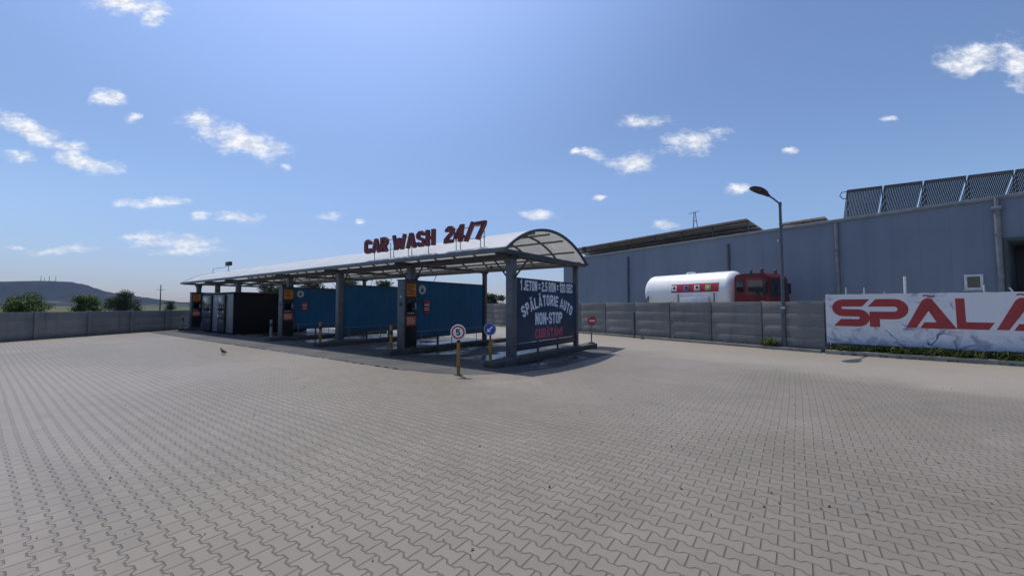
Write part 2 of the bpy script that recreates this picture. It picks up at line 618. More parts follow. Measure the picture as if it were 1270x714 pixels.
def tag(o, label=None, cat=None, group=None, kind=None):
    if label:
        o['label'] = label
    if cat:
        o['category'] = cat
    if group:
        o['group'] = group
    if kind:
        o['kind'] = kind
    return o


def thing(name, label, cat, loc=(0, 0, 0), rot=0.0, group=None):
    o = bpy.data.objects.new(name, None)
    COL.objects.link(o)
    o.empty_display_size = .2
    o.location = loc
    o.rotation_euler.z = rot
    return tag(o, label, cat, group)


def copy_tree(o, parent=None):
    c = o.copy()
    COL.objects.link(c)
    if parent is not None:
        c.parent = parent
    for ch in list(o.children):
        copy_tree(ch, c)
    return c


# ------------------------------------------------------------------ lettering
_glyph = {}


def strokes(ch, t):
    """heavy condensed block capitals as centre lines (cap height 1): [polyline, ...], plus dots"""
    a, T, b, c = t / 2, 1 - t / 2, t / 2, .11
    w = {'W': 1.02, 'A': .70, 'Ă': .70, 'M': .82, '1': .36, 'I': t, '!': t, '.': t, '-': .32, '=': .44, '/': .46, 'J': .46, '5': .56, '2': .56, '4': .62}.get(ch, .60)
    r = w - a
    h = w / 2
    base = {'Ă': 'A', 'Ã': 'A', 'Ț': 'T'}.get(ch, ch)
    ring = [(a, .5), (a, T - c), (a + c, T), (r - c, T), (r, T - c), (r, b + c), (r - c, b), (a + c, b), (a, b + c), (a, .5)]
    bowl = [(a, 0), (a, T), (r - c, T), (r, T - c), (r, .58), (r - c, .47), (a, .47)]
    tab = {
        'O': [ring], '0': [ring],
        'C': [[(r, .64), (r, T - c), (r - c, T), (a + c, T), (a, T - c), (a, b + c), (a + c, b), (r - c, b), (r, b + c), (r, .36)]],
        'S': [[(r, .69), (r, T - c), (r - c, T), (a + c, T), (a, T - c), (a, .62), (a + c, .53), (r - c, .47), (r, .38), (r, b + c), (r - c, b), (a + c, b), (a, b + c), (a, .31)]],
        'A': [[(a * .8, 0), (h - .035, T), (h + .035, T), (w - a * .8, 0)], [(.2 * w, .24), (.8 * w, .24)]],
        'R': [bowl, [(.45 * w, .47), (r, .0)]],
        'P': [bowl],
        'W': [[(a * .8, 1), (.26 * w, a * .8), (.31 * w, a * .8), (h - .02, .70), (h + .02, .70), (.69 * w, a * .8), (.74 * w, a * .8), (w - a * .8, 1)]],
        'M': [[(a, 0), (a, T - .02), (h, .30), (r, T - .02), (r, 0)]],
        'H': [[(a, 0), (a, 1)], [(r, 0), (r, 1)], [(a, .5), (r, .5)]],
        'N': [[(a, 0), (a, 1)], [(r, 0), (r, 1)], [(a * .9, .96), (r + a * .1, .04)]],
        'E': [[(w, T), (a, T), (a, b), (w, b)], [(a, .5), (w * .92, .5)]],
        'L': [[(a, 1), (a, b), (w, b)]],
        'T': [[(0, T), (w, T)], [(h, T), (h, 0)]],
        'I': [[(h, 0), (h, 1)]],
        'J': [[(r, 1), (r, b + c), (r - c, b), (a + .04, b), (a, b + .1), (a, .30)]],
        'U': [[(a, 1), (a, b + c), (a + c, b), (r - c, b), (r, b + c), (r, 1)]],
        '1': [[(.02, .72), (w - a, .93), (w - a, 0)]],
        '2': [[(a, .68), (a, T - c), (a + c, T), (r - c, T), (r, T - c), (r, .60), (a, .24), (a, b), (w, b)]],
        '4': [[(r - .10, 0), (r - .10, 1)], [(r - .10, .93), (a, .36), (a, .28), (w, .28)]],
        '5': [[(w, T), (a, T), (a, .53), (r - c, .58), (r, .47), (r, b + c), (r - c, b), (a + c, b), (a, b + c), (a, .28)]],
        '7': [[(0, T), (r, T), (r, T - .12), (.34 * w, 0)]],
        '=': [[(0, .66), (w, .66)], [(0, .34), (w, .34)]],
        '-': [[(0, .46), (w, .46)]],
        '.': [[(h, 0), (h, t)]],
        '/': [[(a * .7, -.04), (w - a * .7, 1.04)]],
        '!': [[(h, .32), (h, 1)], [(h, 0), (h, t * .95)]],
    }
    out = [(p, t * (.84 if base in 'AWM' else 1.0)) for p in tab[base]]
    if ch == 'Ă':
        out.append(([(h - .17, 1.26), (h - .12, 1.14), (h, 1.09), (h + .12, 1.14), (h + .17, 1.26)], t * .5))
    if ch == 'Ț':
        out.append(([(h + .02, -.06), (h + .02, -.16), (h - .05, -.27)], t * .55))
    return out


def glyph(ch, weight, depth):
    key = (ch, weight, depth)
    if key not in _glyph:
        g_ = G()
        for i, (pl, wd) in enumerate(strokes(ch, weight)):
            pr = .0009 * i
            if depth > 0:
                strip_prism(g_, strip(pl, wd), lambda p, q, h, pr=pr: Vector((p, q, h * (depth + 2 * pr) - depth / 2 - pr)), 1.0)
            else:
                strip_prism(g_, strip(pl, wd), lambda p, q, h, pr=pr: Vector((p, q, pr + h * .0012)), 1.0)
        bmesh.ops.recalc_face_normals(g_.bm, faces=g_.bm.faces)
        g_.bm.verts.index_update()
        vs = [v.co.copy() for v in g_.bm.verts]
        fs = [tuple(v.index for v in f.verts) for f in g_.bm.faces]
        g_.bm.free()
        _glyph[key] = (vs, fs)
    return _glyph[key]


def layout(text, width, cap, weight=.2, depth=.1, gap=.06, space=.3, shear=0.0):
    """[(char, verts, faces, centre_x)] scaled so capitals are `cap` high and the whole is `width` wide; x right, y up, z out"""
    H = glyph('H', weight, depth)[0]
    h0, h1 = 0.0, 1.0
    sy = cap / (h1 - h0)
    x, items = 0.0, []
    for ch in text:
        if ch == ' ':
            x += space
            continue
        vs, fs = glyph(ch, weight, depth)
        a, b = min(v.x for v in vs), max(v.x for v in vs)
        items.append((ch, [Vector((v.x - a + x, (v.y - h0), v.z)) for v in vs], fs, x + (b - a) / 2))
        x += b - a + gap
    x -= gap
    sx = width / x
    out = []
    for ch, vs, fs, cx in items:
        out.append((ch, [Vector((v.x * sx + shear * v.y * sy, v.y * sy, v.z)) for v in vs], fs, cx * sx))
    return out


def strip(pts, w, cut0=0.0, cut1=0.0):
    """outline polygon of a mitred stroke along pts (2D); the cuts slant its ends"""
    pts = [Vector((p[0], p[1])) for p in pts]
    L, Rr = [], []
    for i, p in enumerate(pts):
        d1 = (p - pts[i - 1]).normalized() if i else (pts[1] - p).normalized()
        d2 = (pts[i + 1] - p).normalized() if i < len(pts) - 1 else d1
        n1, n2 = Vector((-d1.y, d1.x)), Vector((-d2.y, d2.x))
        mm = (n1 + n2).normalized()
        k = w / 2 / max(.35, mm.dot(n1))
        sh = Vector((0, 0))
        if i == 0:
            sh = d1 * cut0
        elif i == len(pts) - 1:
            sh = d1 * cut1
        L.append(p + mm * k + sh)
        Rr.append(p - mm * k - sh)
    return [tuple(p) for p in L], [tuple(p) for p in Rr]


def strip_prism(g, LR, fn, d):
    L, Rr = LR
    n = len(L)
    vs = [fn(a, b, 0) for a, b in L] + [fn(a, b, 0) for a, b in Rr] + [fn(a, b, d) for a, b in L] + [fn(a, b, d) for a, b in Rr]
    fs = []
    for i in range(n - 1):
        fs.append((i, i + 1, n + i + 1, n + i))
        fs.append((2 * n + i, 3 * n + i, 3 * n + i + 1, 2 * n + i + 1))
        fs.append((i, 2 * n + i, 2 * n + i + 1, i + 1))
        fs.append((n + i, n + i + 1, 3 * n + i + 1, 3 * n + i))
    fs.append((0, n, 3 * n, 2 * n))
    fs.append((n - 1, 3 * n - 1, 4 * n - 1, 2 * n - 1))
    g.add(vs, fs)


def arc(cx, cy, r, a0, a1, n=9):
    return [(cx + r * math.cos(R(a0 + (a1 - a0) * i / (n - 1))), cy + r * math.sin(R(a0 + (a1 - a0) * i / (n - 1)))) for i in range(n)]


# ------------------------------------------------------------------ the site
F_DIR = Vector((.559, -.829, 0)).normalized()
N_DIR = Vector((.829, .559, 0)).normalized()
F_ANG = math.atan2(F_DIR.y, F_DIR.x)
F1 = gp(1025, 437)                       # bend of the wall, where the banner begins
F0 = F1 - F_DIR * 12.1
F2_DIR = Vector((.74, -.67, 0)).normalized()
F2_ANG = math.atan2(F2_DIR.y, F2_DIR.x)
LW0 = gp(0, 424.5)
LW1 = gp(236, 407.5)
LW_DIR = (LW1 - LW0).normalized()


def meet(p, d, q, e):
    den = d.x * e.y - d.y * e.x
    k = ((q.x - p.x) * e.y - (q.y - p.y) * e.x) / den
    return p + d * k


CORNER = meet(LW0, LW_DIR, F1, F_DIR)


def poly_sheet(name, pts, z, mat):
    me = bpy.data.meshes.new(name)
    me.from_pydata([(p[0], p[1], z) for p in pts], [], [tuple(range(len(pts)))])
    me.materials.append(M[mat])
    o = bpy.data.objects.new(name, me)
    COL.objects.link(o)
    if me.polygons[0].normal.z < 0:
        me.flip_normals()
    return tag(o, kind='structure')


poly_sheet('ground', [(-2900, -450), (2900, -450), (2900, 3400), (-2900, 3400)], -.03, 'field')
lw_back = LW0 - LW_DIR * 45
f2_end = F1 + F2_DIR * 40
poly_sheet('paved_yard', [lw_back, CORNER, F1, f2_end, (f2_end.x, -30), (lw_back.x, -30)], 0.0, 'pavers')
# concrete lot between the wall and the warehouse
lot = [F1 + F2_DIR * 40 + N_DIR * .2, F1 + N_DIR * .2, F1 - F_DIR * 40 + N_DIR * .2, F1 - F_DIR * 40 + N_DIR * 30, F1 + F_DIR * 60 + N_DIR * 40]
poly_sheet('lot_pavement', lot, -.006, 'concrete')

C0 = Vector((-.02, 11.62, 0))            # front column at the right end of the canopy


def cw(x, y, z=0.0):
    return C0 + W_AX * x + V_AX * y + Vector((0, 0, z))


# asphalt apron under the canopy; its front edge bites into the pavers
pts = []
x = -28.9
front = -2.62
k = 0
while x < -1.6:
    pts.append(cw(x, front + (.05 if k % 2 else -.05)))
    pts.append(cw(x + PL, front + (.05 if k % 2 else -.05)))
    x += PL
    k += 1
pts += [cw(-.6, -2.5), cw(.35, -2.1), cw(1.1, -1.2), cw(1.45, .2), cw(1.5, 3.5), cw(1.3, 6.1), cw(-28.9, 6.1)]
me = bpy.data.meshes.new('asphalt_apron')
bm = bmesh.new()
vs = [bm.verts.new((p.x, p.y, .004)) for p in pts]
fc = bm.faces.new(vs)
bmesh.ops.triangulate(bm, faces=[fc])
bmesh.ops.recalc_face_normals(bm, faces=bm.faces)
for f in bm.faces:
    if f.normal.z < 0:
        f.normal_flip()
bm.to_mesh(me)
bm.free()
me.materials.append(M['apron'])
o = bpy.data.objects.new('asphalt_apron', me)
COL.objects.link(o)
tag(o, kind='structure')

# ------------------------------------------------------------------ car wash canopy
X_END, X_FAR = .34, -28.0
Y_F, Y_B = -.76, 4.45
EAVE, RISE = 3.30, .87
half = (Y_B - Y_F) / 2
RAD = (half * half + RISE * RISE) / (2 * RISE)
PHI = math.asin(half / RAD)


def roof_pt(f, r=0.0):
    """f in 0..1 from front eave to back eave -> (y, z), r = offset outwards"""
    a = -PHI + 2 * PHI * f
    return (Y_F + Y_B) / 2 + (RAD + r) * math.sin(a), EAVE + RISE - RAD + (RAD + r) * math.cos(a)


cwt = thing('car_wash_canopy', 'long self-service car wash canopy with arched white roof and open blue bays', 'car wash', C0, CW_ANG)

NSEG = 28
g = G()
verts, faces = [], []
for X in (X_FAR, X_END):
    for r in (.0, .014):
        for i in range(NSEG + 1):
            y, z = roof_pt(i / NSEG, r)
            verts.append((X, y, z))
n1 = NSEG + 1
for i in range(NSEG):
    faces.append((i, i + 1, 2 * n1 + i + 1, 2 * n1 + i))
    faces.append((n1 + i, 3 * n1 + i, 3 * n1 + i + 1, n1 + i + 1))
    faces.append((i, n1 + i, n1 + i + 1, i + 1))
    faces.append((2 * n1 + i, 2 * n1 + i + 1, 3 * n1 + i + 1, 3 * n1 + i))
faces.append((0, 2 * n1, 3 * n1, n1))
faces.append((NSEG, n1 + NSEG, 3 * n1 + NSEG, 2 * n1 + NSEG))
g.add(verts, faces)
g.build('roof', 'roof', cwt)


def arch_bar(X, w, h, r0):
    g = G()
    verts, faces = [], []
    N = 24
    for i in range(N + 1):
        for (dx, r) in ((-w / 2, r0), (w / 2, r0), (w / 2, r0 - h), (-w / 2, r0 - h)):
            y, z = roof_pt(i / N, r)
            verts.append((X + dx, y, z))
    for i in range(N):
        for k in range(4):
            k2 = (k + 1) % 4
            faces.append((i * 4 + k, i * 4 + k2, i * 4 + 4 + k2, i * 4 + 4 + k))
    faces += [(0, 1, 2, 3), (N * 4, N * 4 + 3, N * 4 + 2, N * 4 + 1)]
    return g.add(verts, faces)


k = 0
xx = X_END - 1.1
while xx > X_FAR + .4:
    arch_bar(xx, .05, .06, -.004).build('roof_rib', 'rib', cwt)
    # a glazing bar cover on the outer side of the sheet
    xx -= 1.21
arch_bar(X_END + .012, .06, .085, .03).build('end_arch', 'rib', cwt)
arch_bar(X_FAR - .012, .06, .085, .03).build('end_arch', 'rib', cwt)

for (ya, yb, nm) in ((Y_F - .10, Y_F + .02, 'front'), (Y_B - .02, Y_B + .10, 'back')):
    g = G()
    gb = EAVE - (.10 if nm == 'front' else .07)
    prof = [(ya, gb), (yb, gb), (yb, EAVE + .015), (yb - .02 if nm == 'front' else yb - .02, EAVE + .03), (ya + .02, EAVE + .03), (ya, EAVE + .0)]
    g.prism(prof, lambda a, b, h: Vector((X_FAR - .05 + h, a, b)), X_END - X_FAR + .1)
    g.build('gutter', 'gutter', cwt)
for X in (X_END - .06, X_FAR + .06):
    G().box(X - .045, X + .045, Y_F + .03, Y_B - .03, EAVE - .13, EAVE - .0, .006).build('end_beam', 'steel_dark', cwt)
G().box(X_FAR + .15, X_END - .15, -.09, .09, EAVE - .20, EAVE - .04, .006).build('front_beam', 'steel_dark', cwt)
G().box(X_FAR + .15, X_END - .15, 4.11, 4.29, EAVE - .08, EAVE + .06, .006).build('back_beam', 'steel_dark', cwt)
for fq in (.16, .33, .5, .67, .84):
    y, z = roof_pt(fq, -.095)
    G().box(X_FAR + .1, X_END - .1, y - .03, y + .03, z - .03, z + .03).build('purlin', 'purlin', cwt)
# flat lattice of purlins at eave level seen under the roof
for y in (.8, 1.7, 2.55, 3.4):
    G().box(X_FAR + .2, X_END - .2, y - .03, y + .03, EAVE - .12, EAVE - .06, .004).build('tie_rail', 'purlin', cwt)

COLS = [0.0, -4.54, -9.23, -13.8, -20.3, -23.7, -27.3]
for X in COLS:
    base = .17 if X not in (-20.3, -23.7) else 2.5
    g = G()
    g.box(X - .12, X + .12, -.12, .12, base + .02, EAVE - .20, .012)
    if base < 1:
        g.box(X - .19, X + .19, -.19, .19, base, base + .02)
        for sx in (-.15, .15):
            for sy in (-.15, .15):
                g.lathe([(.018, base + .02), (.018, base + .06)], 'Z', 6, (X + sx, sy, 0))
    g.build('column', 'column', cwt)
    g = G()
    g.box(X - .08, X + .08, 4.12, 4.28, base + .02, EAVE - .08, .01)
    if base < 1:
        g.box(X - .15, X + .15, 4.05, 4.35, base, base + .02)
    g.build('column', 'column', cwt)
    g = G()
    g.box(X - .06, X + .06, Y_F + .06, Y_B - .06, EAVE - .15, EAVE - .035, .005)
    g.build('cross_beam', 'steel_dark', cwt)
    g = G()
    for s in (-1, 1):
        g.tube([(X + s * .1, 0, EAVE - .80), (X + s * .66, 0, EAVE - .18)], .028, 8)
    if base < 1:
        g.build('knee_brace', 'steel_dark', cwt)
    if X > -20:
        G().box(X - .22, X + .22, -1.02, 5.7, .0, .17, .02).build('plinth', 'plinth', cwt)
G().box(-27.52, -27.08, -1.02, 5.7, .0, .17, .02).build('plinth', 'plinth', cwt)

# wash bay partitions
for X in (-4.54, -9.23, -13.8, -27.3):
    fr = G()
    y0, y1 = .16, 4.09
    fr.box(X - .03, X + .03, y0, y1, .50, .56)
    fr.box(X - .03, X + .03, y0, y1, 2.58, 2.64)
    for y in (1.35, 2.55):
        fr.box(X - .03, X + .03, y - .03, y + .03, .17, .50)
    for y in (y0 + .01, y1 - .01):
        fr.box(X - .035, X + .035, y - .02, y + .02, .17, 2.66)
    p = G()
    n = 72
    vs, fs = [], []
    for i in range(n + 1):
        y = y0 + .03 + (y1 - y0 - .06) * i / n
        dx = .0015 if (i // 3) % 2 else -.0015
        for zz in (.56, 2.58):
            vs.append((X + dx + .006, y, zz))
        for zz in (.56, 2.58):
            vs.append((X + dx - .006, y, zz))
    for i in range(n):
        a, b = i * 4, i * 4 + 4
        fs += [(a, b, b + 1, a + 1), (a + 2, a + 3, b + 3, b + 2), (a + 1, b + 1, b + 3, a + 3), (a, a + 2, b + 2, b)]
    p.add(vs, fs)
    pp = p.build('bay_partition', 'blue_sheet', cwt, smooth=False)
    fr.build('partition_frame', 'steel_dark', pp)
    if X != -27.3:
        r = G()
        r.tube([(X + .12, .2, .75), (X + .12, 4.0, .75)], .02, 8)
        for y in (.4, 2.0, 3.5):
            r.tube([(X + .12, y, .17), (X + .12, y, .75)], .015, 8)
        r.build('hose_rail', 'steel_grey', pp)

# notices on the partitions beside the pay stations
for X in (-4.54, -13.8):
    g = G()
    g.lathe([(.17, 0), (.17, .012)], 'X', 28, (X + .045, .50, 2.30))
    a = g.build('round_emblem', 'white_dull', cwt)
    g = G()
    drop = [(.0, .11)] + [(.065 * math.cos(R(an)), -.035 + .065 * math.sin(R(an))) for an in range(20, -201, -20)]
    g.prism(drop, lambda p_, q_, h: Vector((X + .058 + h, .50 + p_, 2.30 + q_)), .004)
    g.build('drop_mark', 'sign_blue', a)
    g = G()
    g.box(X + .045, X + .055, .58, .86, 1.42, 1.90, .002)
    a = g.build('notice', 'sign_red', cwt)
    g = G()
    for (za, zb) in ((1.70, 1.76), (1.60, 1.63), (1.53, 1.56)):
        g.box(X + .055, X + .059, .61, .83, za, zb)
    g.build('notice_print', 'white_dull', a)

# ------------------------------------------------------------------ end banner
ebt = thing('price_banner', 'navy price banner with white lettering filling the right end of the canopy', 'banner', cw(0, .2), CW_ANG)
bw, bz0, bz1 = 3.89, .56, 2.56


def eb(a, b, h):
    return Vector((.03 + h, a, b))


g = G()
nx = 26
vs, fs = [], []
for i in range(nx + 1):
    for (zz) in (bz0, bz1):
        wv = .006 * math.sin(i * 1.7)
        vs += [(.028, bw * i / nx, zz), (.016, bw * i / nx, zz)]
for i in range(nx):
    a, b = i * 4, i * 4 + 4
    fs += [(a, b, b + 2, a + 2), (a + 1, a + 3, b + 3, b + 1), (a + 2, b + 2, b + 3, a + 3), (a, a + 1, b + 1, b)]
fs += [(0, 2, 3, 1), (nx * 4, nx * 4 + 1, nx * 4 + 3, nx * 4 + 2)]
g.add(vs, fs)
g.build('banner_sheet', 'end_banner', ebt, smooth=False)
g = G()
g.box(-.04, .015, 0, bw, .34, .40)
g.box(-.04, .015, 0, bw, bz1 - .04, bz1)
g.box(-.04, .015, 0, bw, bz0, bz0 + .05)
for y in (.03, 1.3, 2.6, bw - .03):
    g.box(-.04, .012, y - .02, y + .02, .17, bz1 - .04)
g.build('banner_frame', 'steel_dark', ebt)
G().box(.016, .05, .0, bw, .34, .55, .004).build('bottom_board', 'navy_panel', ebt)


def print_line(text, a0, a1, z, cap, mat, parent, fn, weight=.205, gap=.085, name='lettering', space=.28):
    g = G()
    for ch, vs, fs, cx in layout(text, a1 - a0, cap, weight, .0, gap, space):
        g.add([fn(v.x + a0, v.y + z, .001 + v.z) for v in vs], fs)
    return g.build(name, mat, parent, smooth=False)


print_line('1 JETON = 2.5 RON = 120 SEC', .22, 3.68, 2.17, .33, 'navy_text_white', ebt, eb)
print_line('NON-STOP', 1.07, 2.86, 1.08, .40, 'navy_text_white', ebt, eb)
print_line('CURĂȚĂM!', 1.07, 2.88, .64, .31, 'navy_text_red', ebt, eb)
g = G()
Wd, sag = 3.28, .42
RR = ((Wd / 2) ** 2 + sag ** 2) / (2 * sag)
for ch, vs, fs, cx in layout('SPĂLĂTORIE AUTO', Wd, .37, .205, .0, .085, .3):
    an = (cx - Wd / 2) / RR
    ca, sa = math.cos(an), math.sin(an)
    ox = 1.97 + RR * sa
    oz = 1.70 - RR * (1 - ca)
    pl = []
    for v in vs:
        lx, ly = v.x - cx, v.y
        pl.append(eb(ox + lx * ca + ly * sa, oz - lx * sa + ly * ca, .001 + v.z))
    g.add(pl, fs)
g.build('lettering', 'navy_text_white', ebt, smooth=False)

# ------------------------------------------------------------------ roof letters
rst = thing('roof_sign', 'dark red CAR WASH 24/7 letters on thin posts along the front eave', 'sign', cw(-6.42, Y_F + .10, EAVE + .03), CW_ANG)
SIGN_Z = .33


def roof_letters(text, x0, width, cap, weight, shear, lift):
    for ch, vs, fs, cx in layout(text, width, cap, weight, .10, .07, .34, shear):
        G().add([Vector((v.x + x0, -v.z, v.y + lift)) for v in vs], fs).build('letter', 'maroon', rst, smooth=False)


roof_letters('CAR WASH', .0, 3.84, .53, .20, 0.0, SIGN_Z)
roof_letters('24/7', 4.27, 1.64, .53, .20, .16, SIGN_Z)
for x in (.5, 1.46, 1.64, 2.44, 2.62, 3.46, 4.72, 4.9, 5.72, 5.86):
    G().tube([(x, .07, 0), (x, .07, SIGN_Z + .3)], .013, 8).build('post', 'steel_grey', rst)
for (a, b) in ((.05, 3.8), (4.3, 5.9)):
    for z in (SIGN_Z + .06, SIGN_Z + .42):
        G().tube([(a, .07, z), (b, .07, z)], .012, 8).build('rail', 'steel_grey', rst)

# ------------------------------------------------------------------ pay stations
def pay_station(X, label):
    t = thing('pay_station', label, 'pay station', cw(X, 0, .17), CW_ANG, 'token pay stations at the wash bays')
    h = 2.44
    g = G()
    g.box(-.20, .20, -.44, .13, .0, h, .015)
    g.build('housing', 'machine', t)
    G().box(-.23, .23, -.47, .16, h, h + .03, .006).build('cap', 'steel_dark', t)
    G().box(.20, .212, -.40, .10, .06, h - .06, .003).build('side_panel', 'machine_side', t)
    G().box(.212, .224, -.36, .06, 1.86, 2.32, .004).build('price_panel', 'orange', t)
    pr = G()
    for i in range(6):
        z = 2.26 - i * .065
        pr.box(.224, .227, -.33, .02 - .06 * (i % 3), z - .012, z + .012)
    pr.build('price_print', 'machine_side', t)
    G().box(.212, .222, -.34, -.02, 1.34, 1.74, .004).build('display', 'screen', t)
    g = G()
    for (y, z) in ((-.30, 1.26), (-.22, 1.26), (-.14, 1.26), (-.06, 1.26)):
        g.lathe([(.022, .0), (.022, .02)], 'X', 12, (.212, y, z))
    g.build('button', 'white_dull', t)
    G().box(.212, .236, .0, .07, 1.40, 1.62, .006).build('coin_slot', 'alu', t)
    G().box(.212, .224, -.36, .06, .82, 1.16, .004).build('instruction_panel', 'orange_red', t)
    g = G()
    for i in range(4):
        g.box(.224, .227, -.33, .03 - .05 * (i % 2), 1.08 - i * .06, 1.10 - i * .06)
    g.build('instruction_print', 'white_dull', t)
    G().box(-.08, .08, -.452, -.44, 1.52, 1.66, .004).build('token_reader', 'black', t)
    g = G()
    g.prism([(-.05, .0), (.05, .0), (0, .09)], lambda a, b, hh: Vector((a, -.44 - hh, 1.82 + b)), .004)
    g.build('warning_mark', 'alu', t)
    return t


pay_station(-4.54, 'grey pay station with orange panels nearest the round 5 sign')
pay_station(-13.8, 'grey pay station with orange panels just right of the black equipment room')
pay_station(-27.3, 'grey pay station with orange panels at the far left end of the canopy')

# ------------------------------------------------------------------ equipment room
er = thing('equipment_room', 'black clad equipment room with vending machine front under the far canopy', 'equipment room', cw(-22.52, 0), CW_ANG)
er.scale = (.885, 1, 1)
g = G()
g.box(-2.8, 2.8, -.30, 4.0, .02, 2.46, .01)
g.build('cladding', 'black_wall', er)
G().box(-2.86, 2.86, -.36, 4.06, 2.46, 2.52, .01).build('roof_slab', 'steel_dark', er)
G().box(1.62, 2.76, -.33, -.301, .08, 2.40, .004).build('front_panel', 'door_grey', er)
d = G().box(-.92, .26, -.34, -.301, .08, 2.38, .006).build('door', 'door_grey', er)
G().box(-.70, .04, -.348, -.34, 1.85, 2.25, .002).build('notice', 'pale_blue', d)
G().tube([(.14, -.37, 1.0), (.14, -.37, 1.25)], .014, 8).build('handle', 'alu', d)


def vending(x0, x1, seed):
    q = random.Random(seed)
    m_ = G().box(x0, x1, -.42, -.301, .10, 2.36, .012).build('vending_machine', 'machine_side', er)
    G().box(x0 + .1, x1 - .1, -.432, -.42, 1.35, 2.22, .003).build('display_window', 'screen', m_)
    G().box(x0 + .06, x1 - .06, -.43, -.42, .16, .85, .003).build('lower_panel', 'navy_panel', m_)
    for i in range(4):
        for j in range(3):
            xx_ = x0 + .2 + (x1 - x0 - .4) * j / 2
            zz_ = 1.08 + .26 * i
            if q.random() < .75:
                r_ = q.uniform(.05, .09)
                gg = G()
                if q.random() < .5:
                    gg.lathe([(r_, 0), (r_, .006)], 'Y', 14, (xx_, -.439, zz_))
                else:
                    gg.box(xx_ - r_, xx_ + r_, -.439, -.433, zz_ - r_ * .8, zz_ + r_ * .8)
                gg.build('product_label', q.choice(['white_dull', 'pale_blue', 'white_dull', 'emblem_blue']), m_)


vending(-2.74, -.98, 3)
vending(.32, 1.56, 8)

# ------------------------------------------------------------------ overhead hose booms
def hose_boom(X, y, ang, label):
    t = thing('hose_boom', label, 'hose boom', cw(X, y, EAVE - .12), CW_ANG, 'overhead hose booms in the wash bays')
    g = G()
    g.lathe([(.05, -.10), (.05, .0)], 'Z', 12)
    g.build('swivel', 'steel_dark', t)
    ca, sa = math.cos(ang), math.sin(ang)
    e = Vector((ca * 1.5, sa * 1.5, -.16))
    G().tube([(0, 0, -.07), e * .5 + Vector((0, 0, -.05)), e], .018, 8).build('arm', 'steel_dark', t)
    pts_ = []
    for i in range(10):
        f_ = i / 9
        pts_.append((e.x - .28 * math.sin(f_ * 2.4) * ca, e.y - .28 * math.sin(f_ * 2.4) * sa + .1 * f_, e.z - .02 - 1.35 * f_))
    G().tube(pts_, .012, 8).build('hose', 'rubber', t)
    q = Vector(pts_[-1])
    G().tube([q, q + Vector((.03, .02, -.55))], [.016, .009], 8).build('lance', 'black', t)


hose_boom(-2.3, 1.9, 2.5, 'thin black hose boom hanging in the bay beside the navy price banner')
hose_boom(-7.2, 1.9, .35, 'thin black hose boom hanging left of the nearest orange pay station')
hose_boom(-12.1, 1.9, .6, 'thin black hose boom hanging in the middle blue bay')

# ------------------------------------------------------------------ bollards and signs
def bollard(pos, label, mat='yellow', h=.85, r=.055):
    t = thing('bollard', label, 'bollard', pos, 0, 'bollards at the plinth ends')
    G().lathe([(r, .0), (r, h - .03), (r * .8, h - .005), (r * .3, h)], 'Z', 16).build('post', mat, t)
    G().lathe([(r + .003, h * .62), (r + .003, h * .80)], 'Z', 16).build('dark_band', 'black', t)
    G().lathe([(r * 1.7, .0), (r * 1.7, .012)], 'Z', 16).build('base_plate', 'steel_dark', t)
    return t


bollard(cw(-4.54, -.83, .17), 'worn yellow bollard in front of the nearest pay station')
bollard(cw(-9.23, -.83, .17), 'worn yellow bollard on the plinth of the middle blue bay')
bollard(cw(-13.8, -.83, .17), 'dark grey bollard on the plinth in front of the black equipment room', 'steel_grey')
bollard(cw(-27.3, -.83, .17), 'dark grey bollard at the far left end of the canopy', 'steel_grey')


def disc(t, z, r, yaw, face, ring=None, name='disc'):
    """round plate facing local -y after yaw"""
    mt = Matrix.Rotation(yaw, 4, 'Z')
    o_ = G().lathe([(r * .985, -.008), (r, -.004), (r, .004), (r * .985, .008)], 'Y', 36, (0, -.06, z)).build(name, face, t)
    o_.rotation_euler.z = yaw
    return o_


def ring_mesh(r0, r1, z, y):
    g_ = G()
    n_ = 40
    vs_, fs_ = [], []
    for i in range(n_):
        a = 2 * PI * i / n_
        for r in (r0, r1):
            vs_.append((r * math.cos(a), y, z + r * math.sin(a)))
            vs_.append((r * math.cos(a), y - .003, z + r * math.sin(a)))
    for i in range(n_):
        a, b = i * 4, ((i + 1) % n_) * 4
        fs_ += [(a + 1, b + 1, b + 3, a + 3), (a, a + 2, b + 2, b), (a, b, b + 1, a + 1), (a + 2, a + 3, b + 3, b + 2)]
    return g_.add(vs_, fs_)


p5 = gp(568.5, 465)
s5 = thing('speed_limit_sign', 'round white 5 speed limit sign on a yellow post standing alone on the paving', 'road sign', p5, R(-4))
G().lathe([(.042, 0), (.042, .78), (.036, .80)], 'Z', 16).build('post', 'yellow', s5)
G().lathe([(.045, .80), (.045, .86)], 'Z', 16).build('dark_band', 'black', s5)
G().lathe([(.03, .84), (.03, 1.16)], 'Z', 12).build('upper_post', 'steel_dark', s5)
G().lathe([(.11, 0), (.11, .012)], 'Z', 16).build('base_plate', 'steel_dark', s5)
d5 = disc(s5, 1.05, .19, 0, 'white', name='sign_plate')
ring_mesh(.125, .165, 1.05, -.0685).build('red_ring', 'sign_red', d5)
g = G()
for ch, vs, fs, cx in layout('5', .105, .16, .21, .0, 0):
    g.add([Vector((v.x - .0525, -.0690 - v.z, 1.05 - .08 + v.y)) for v in vs], fs)
g.build('numeral', 'black', d5, smooth=False)

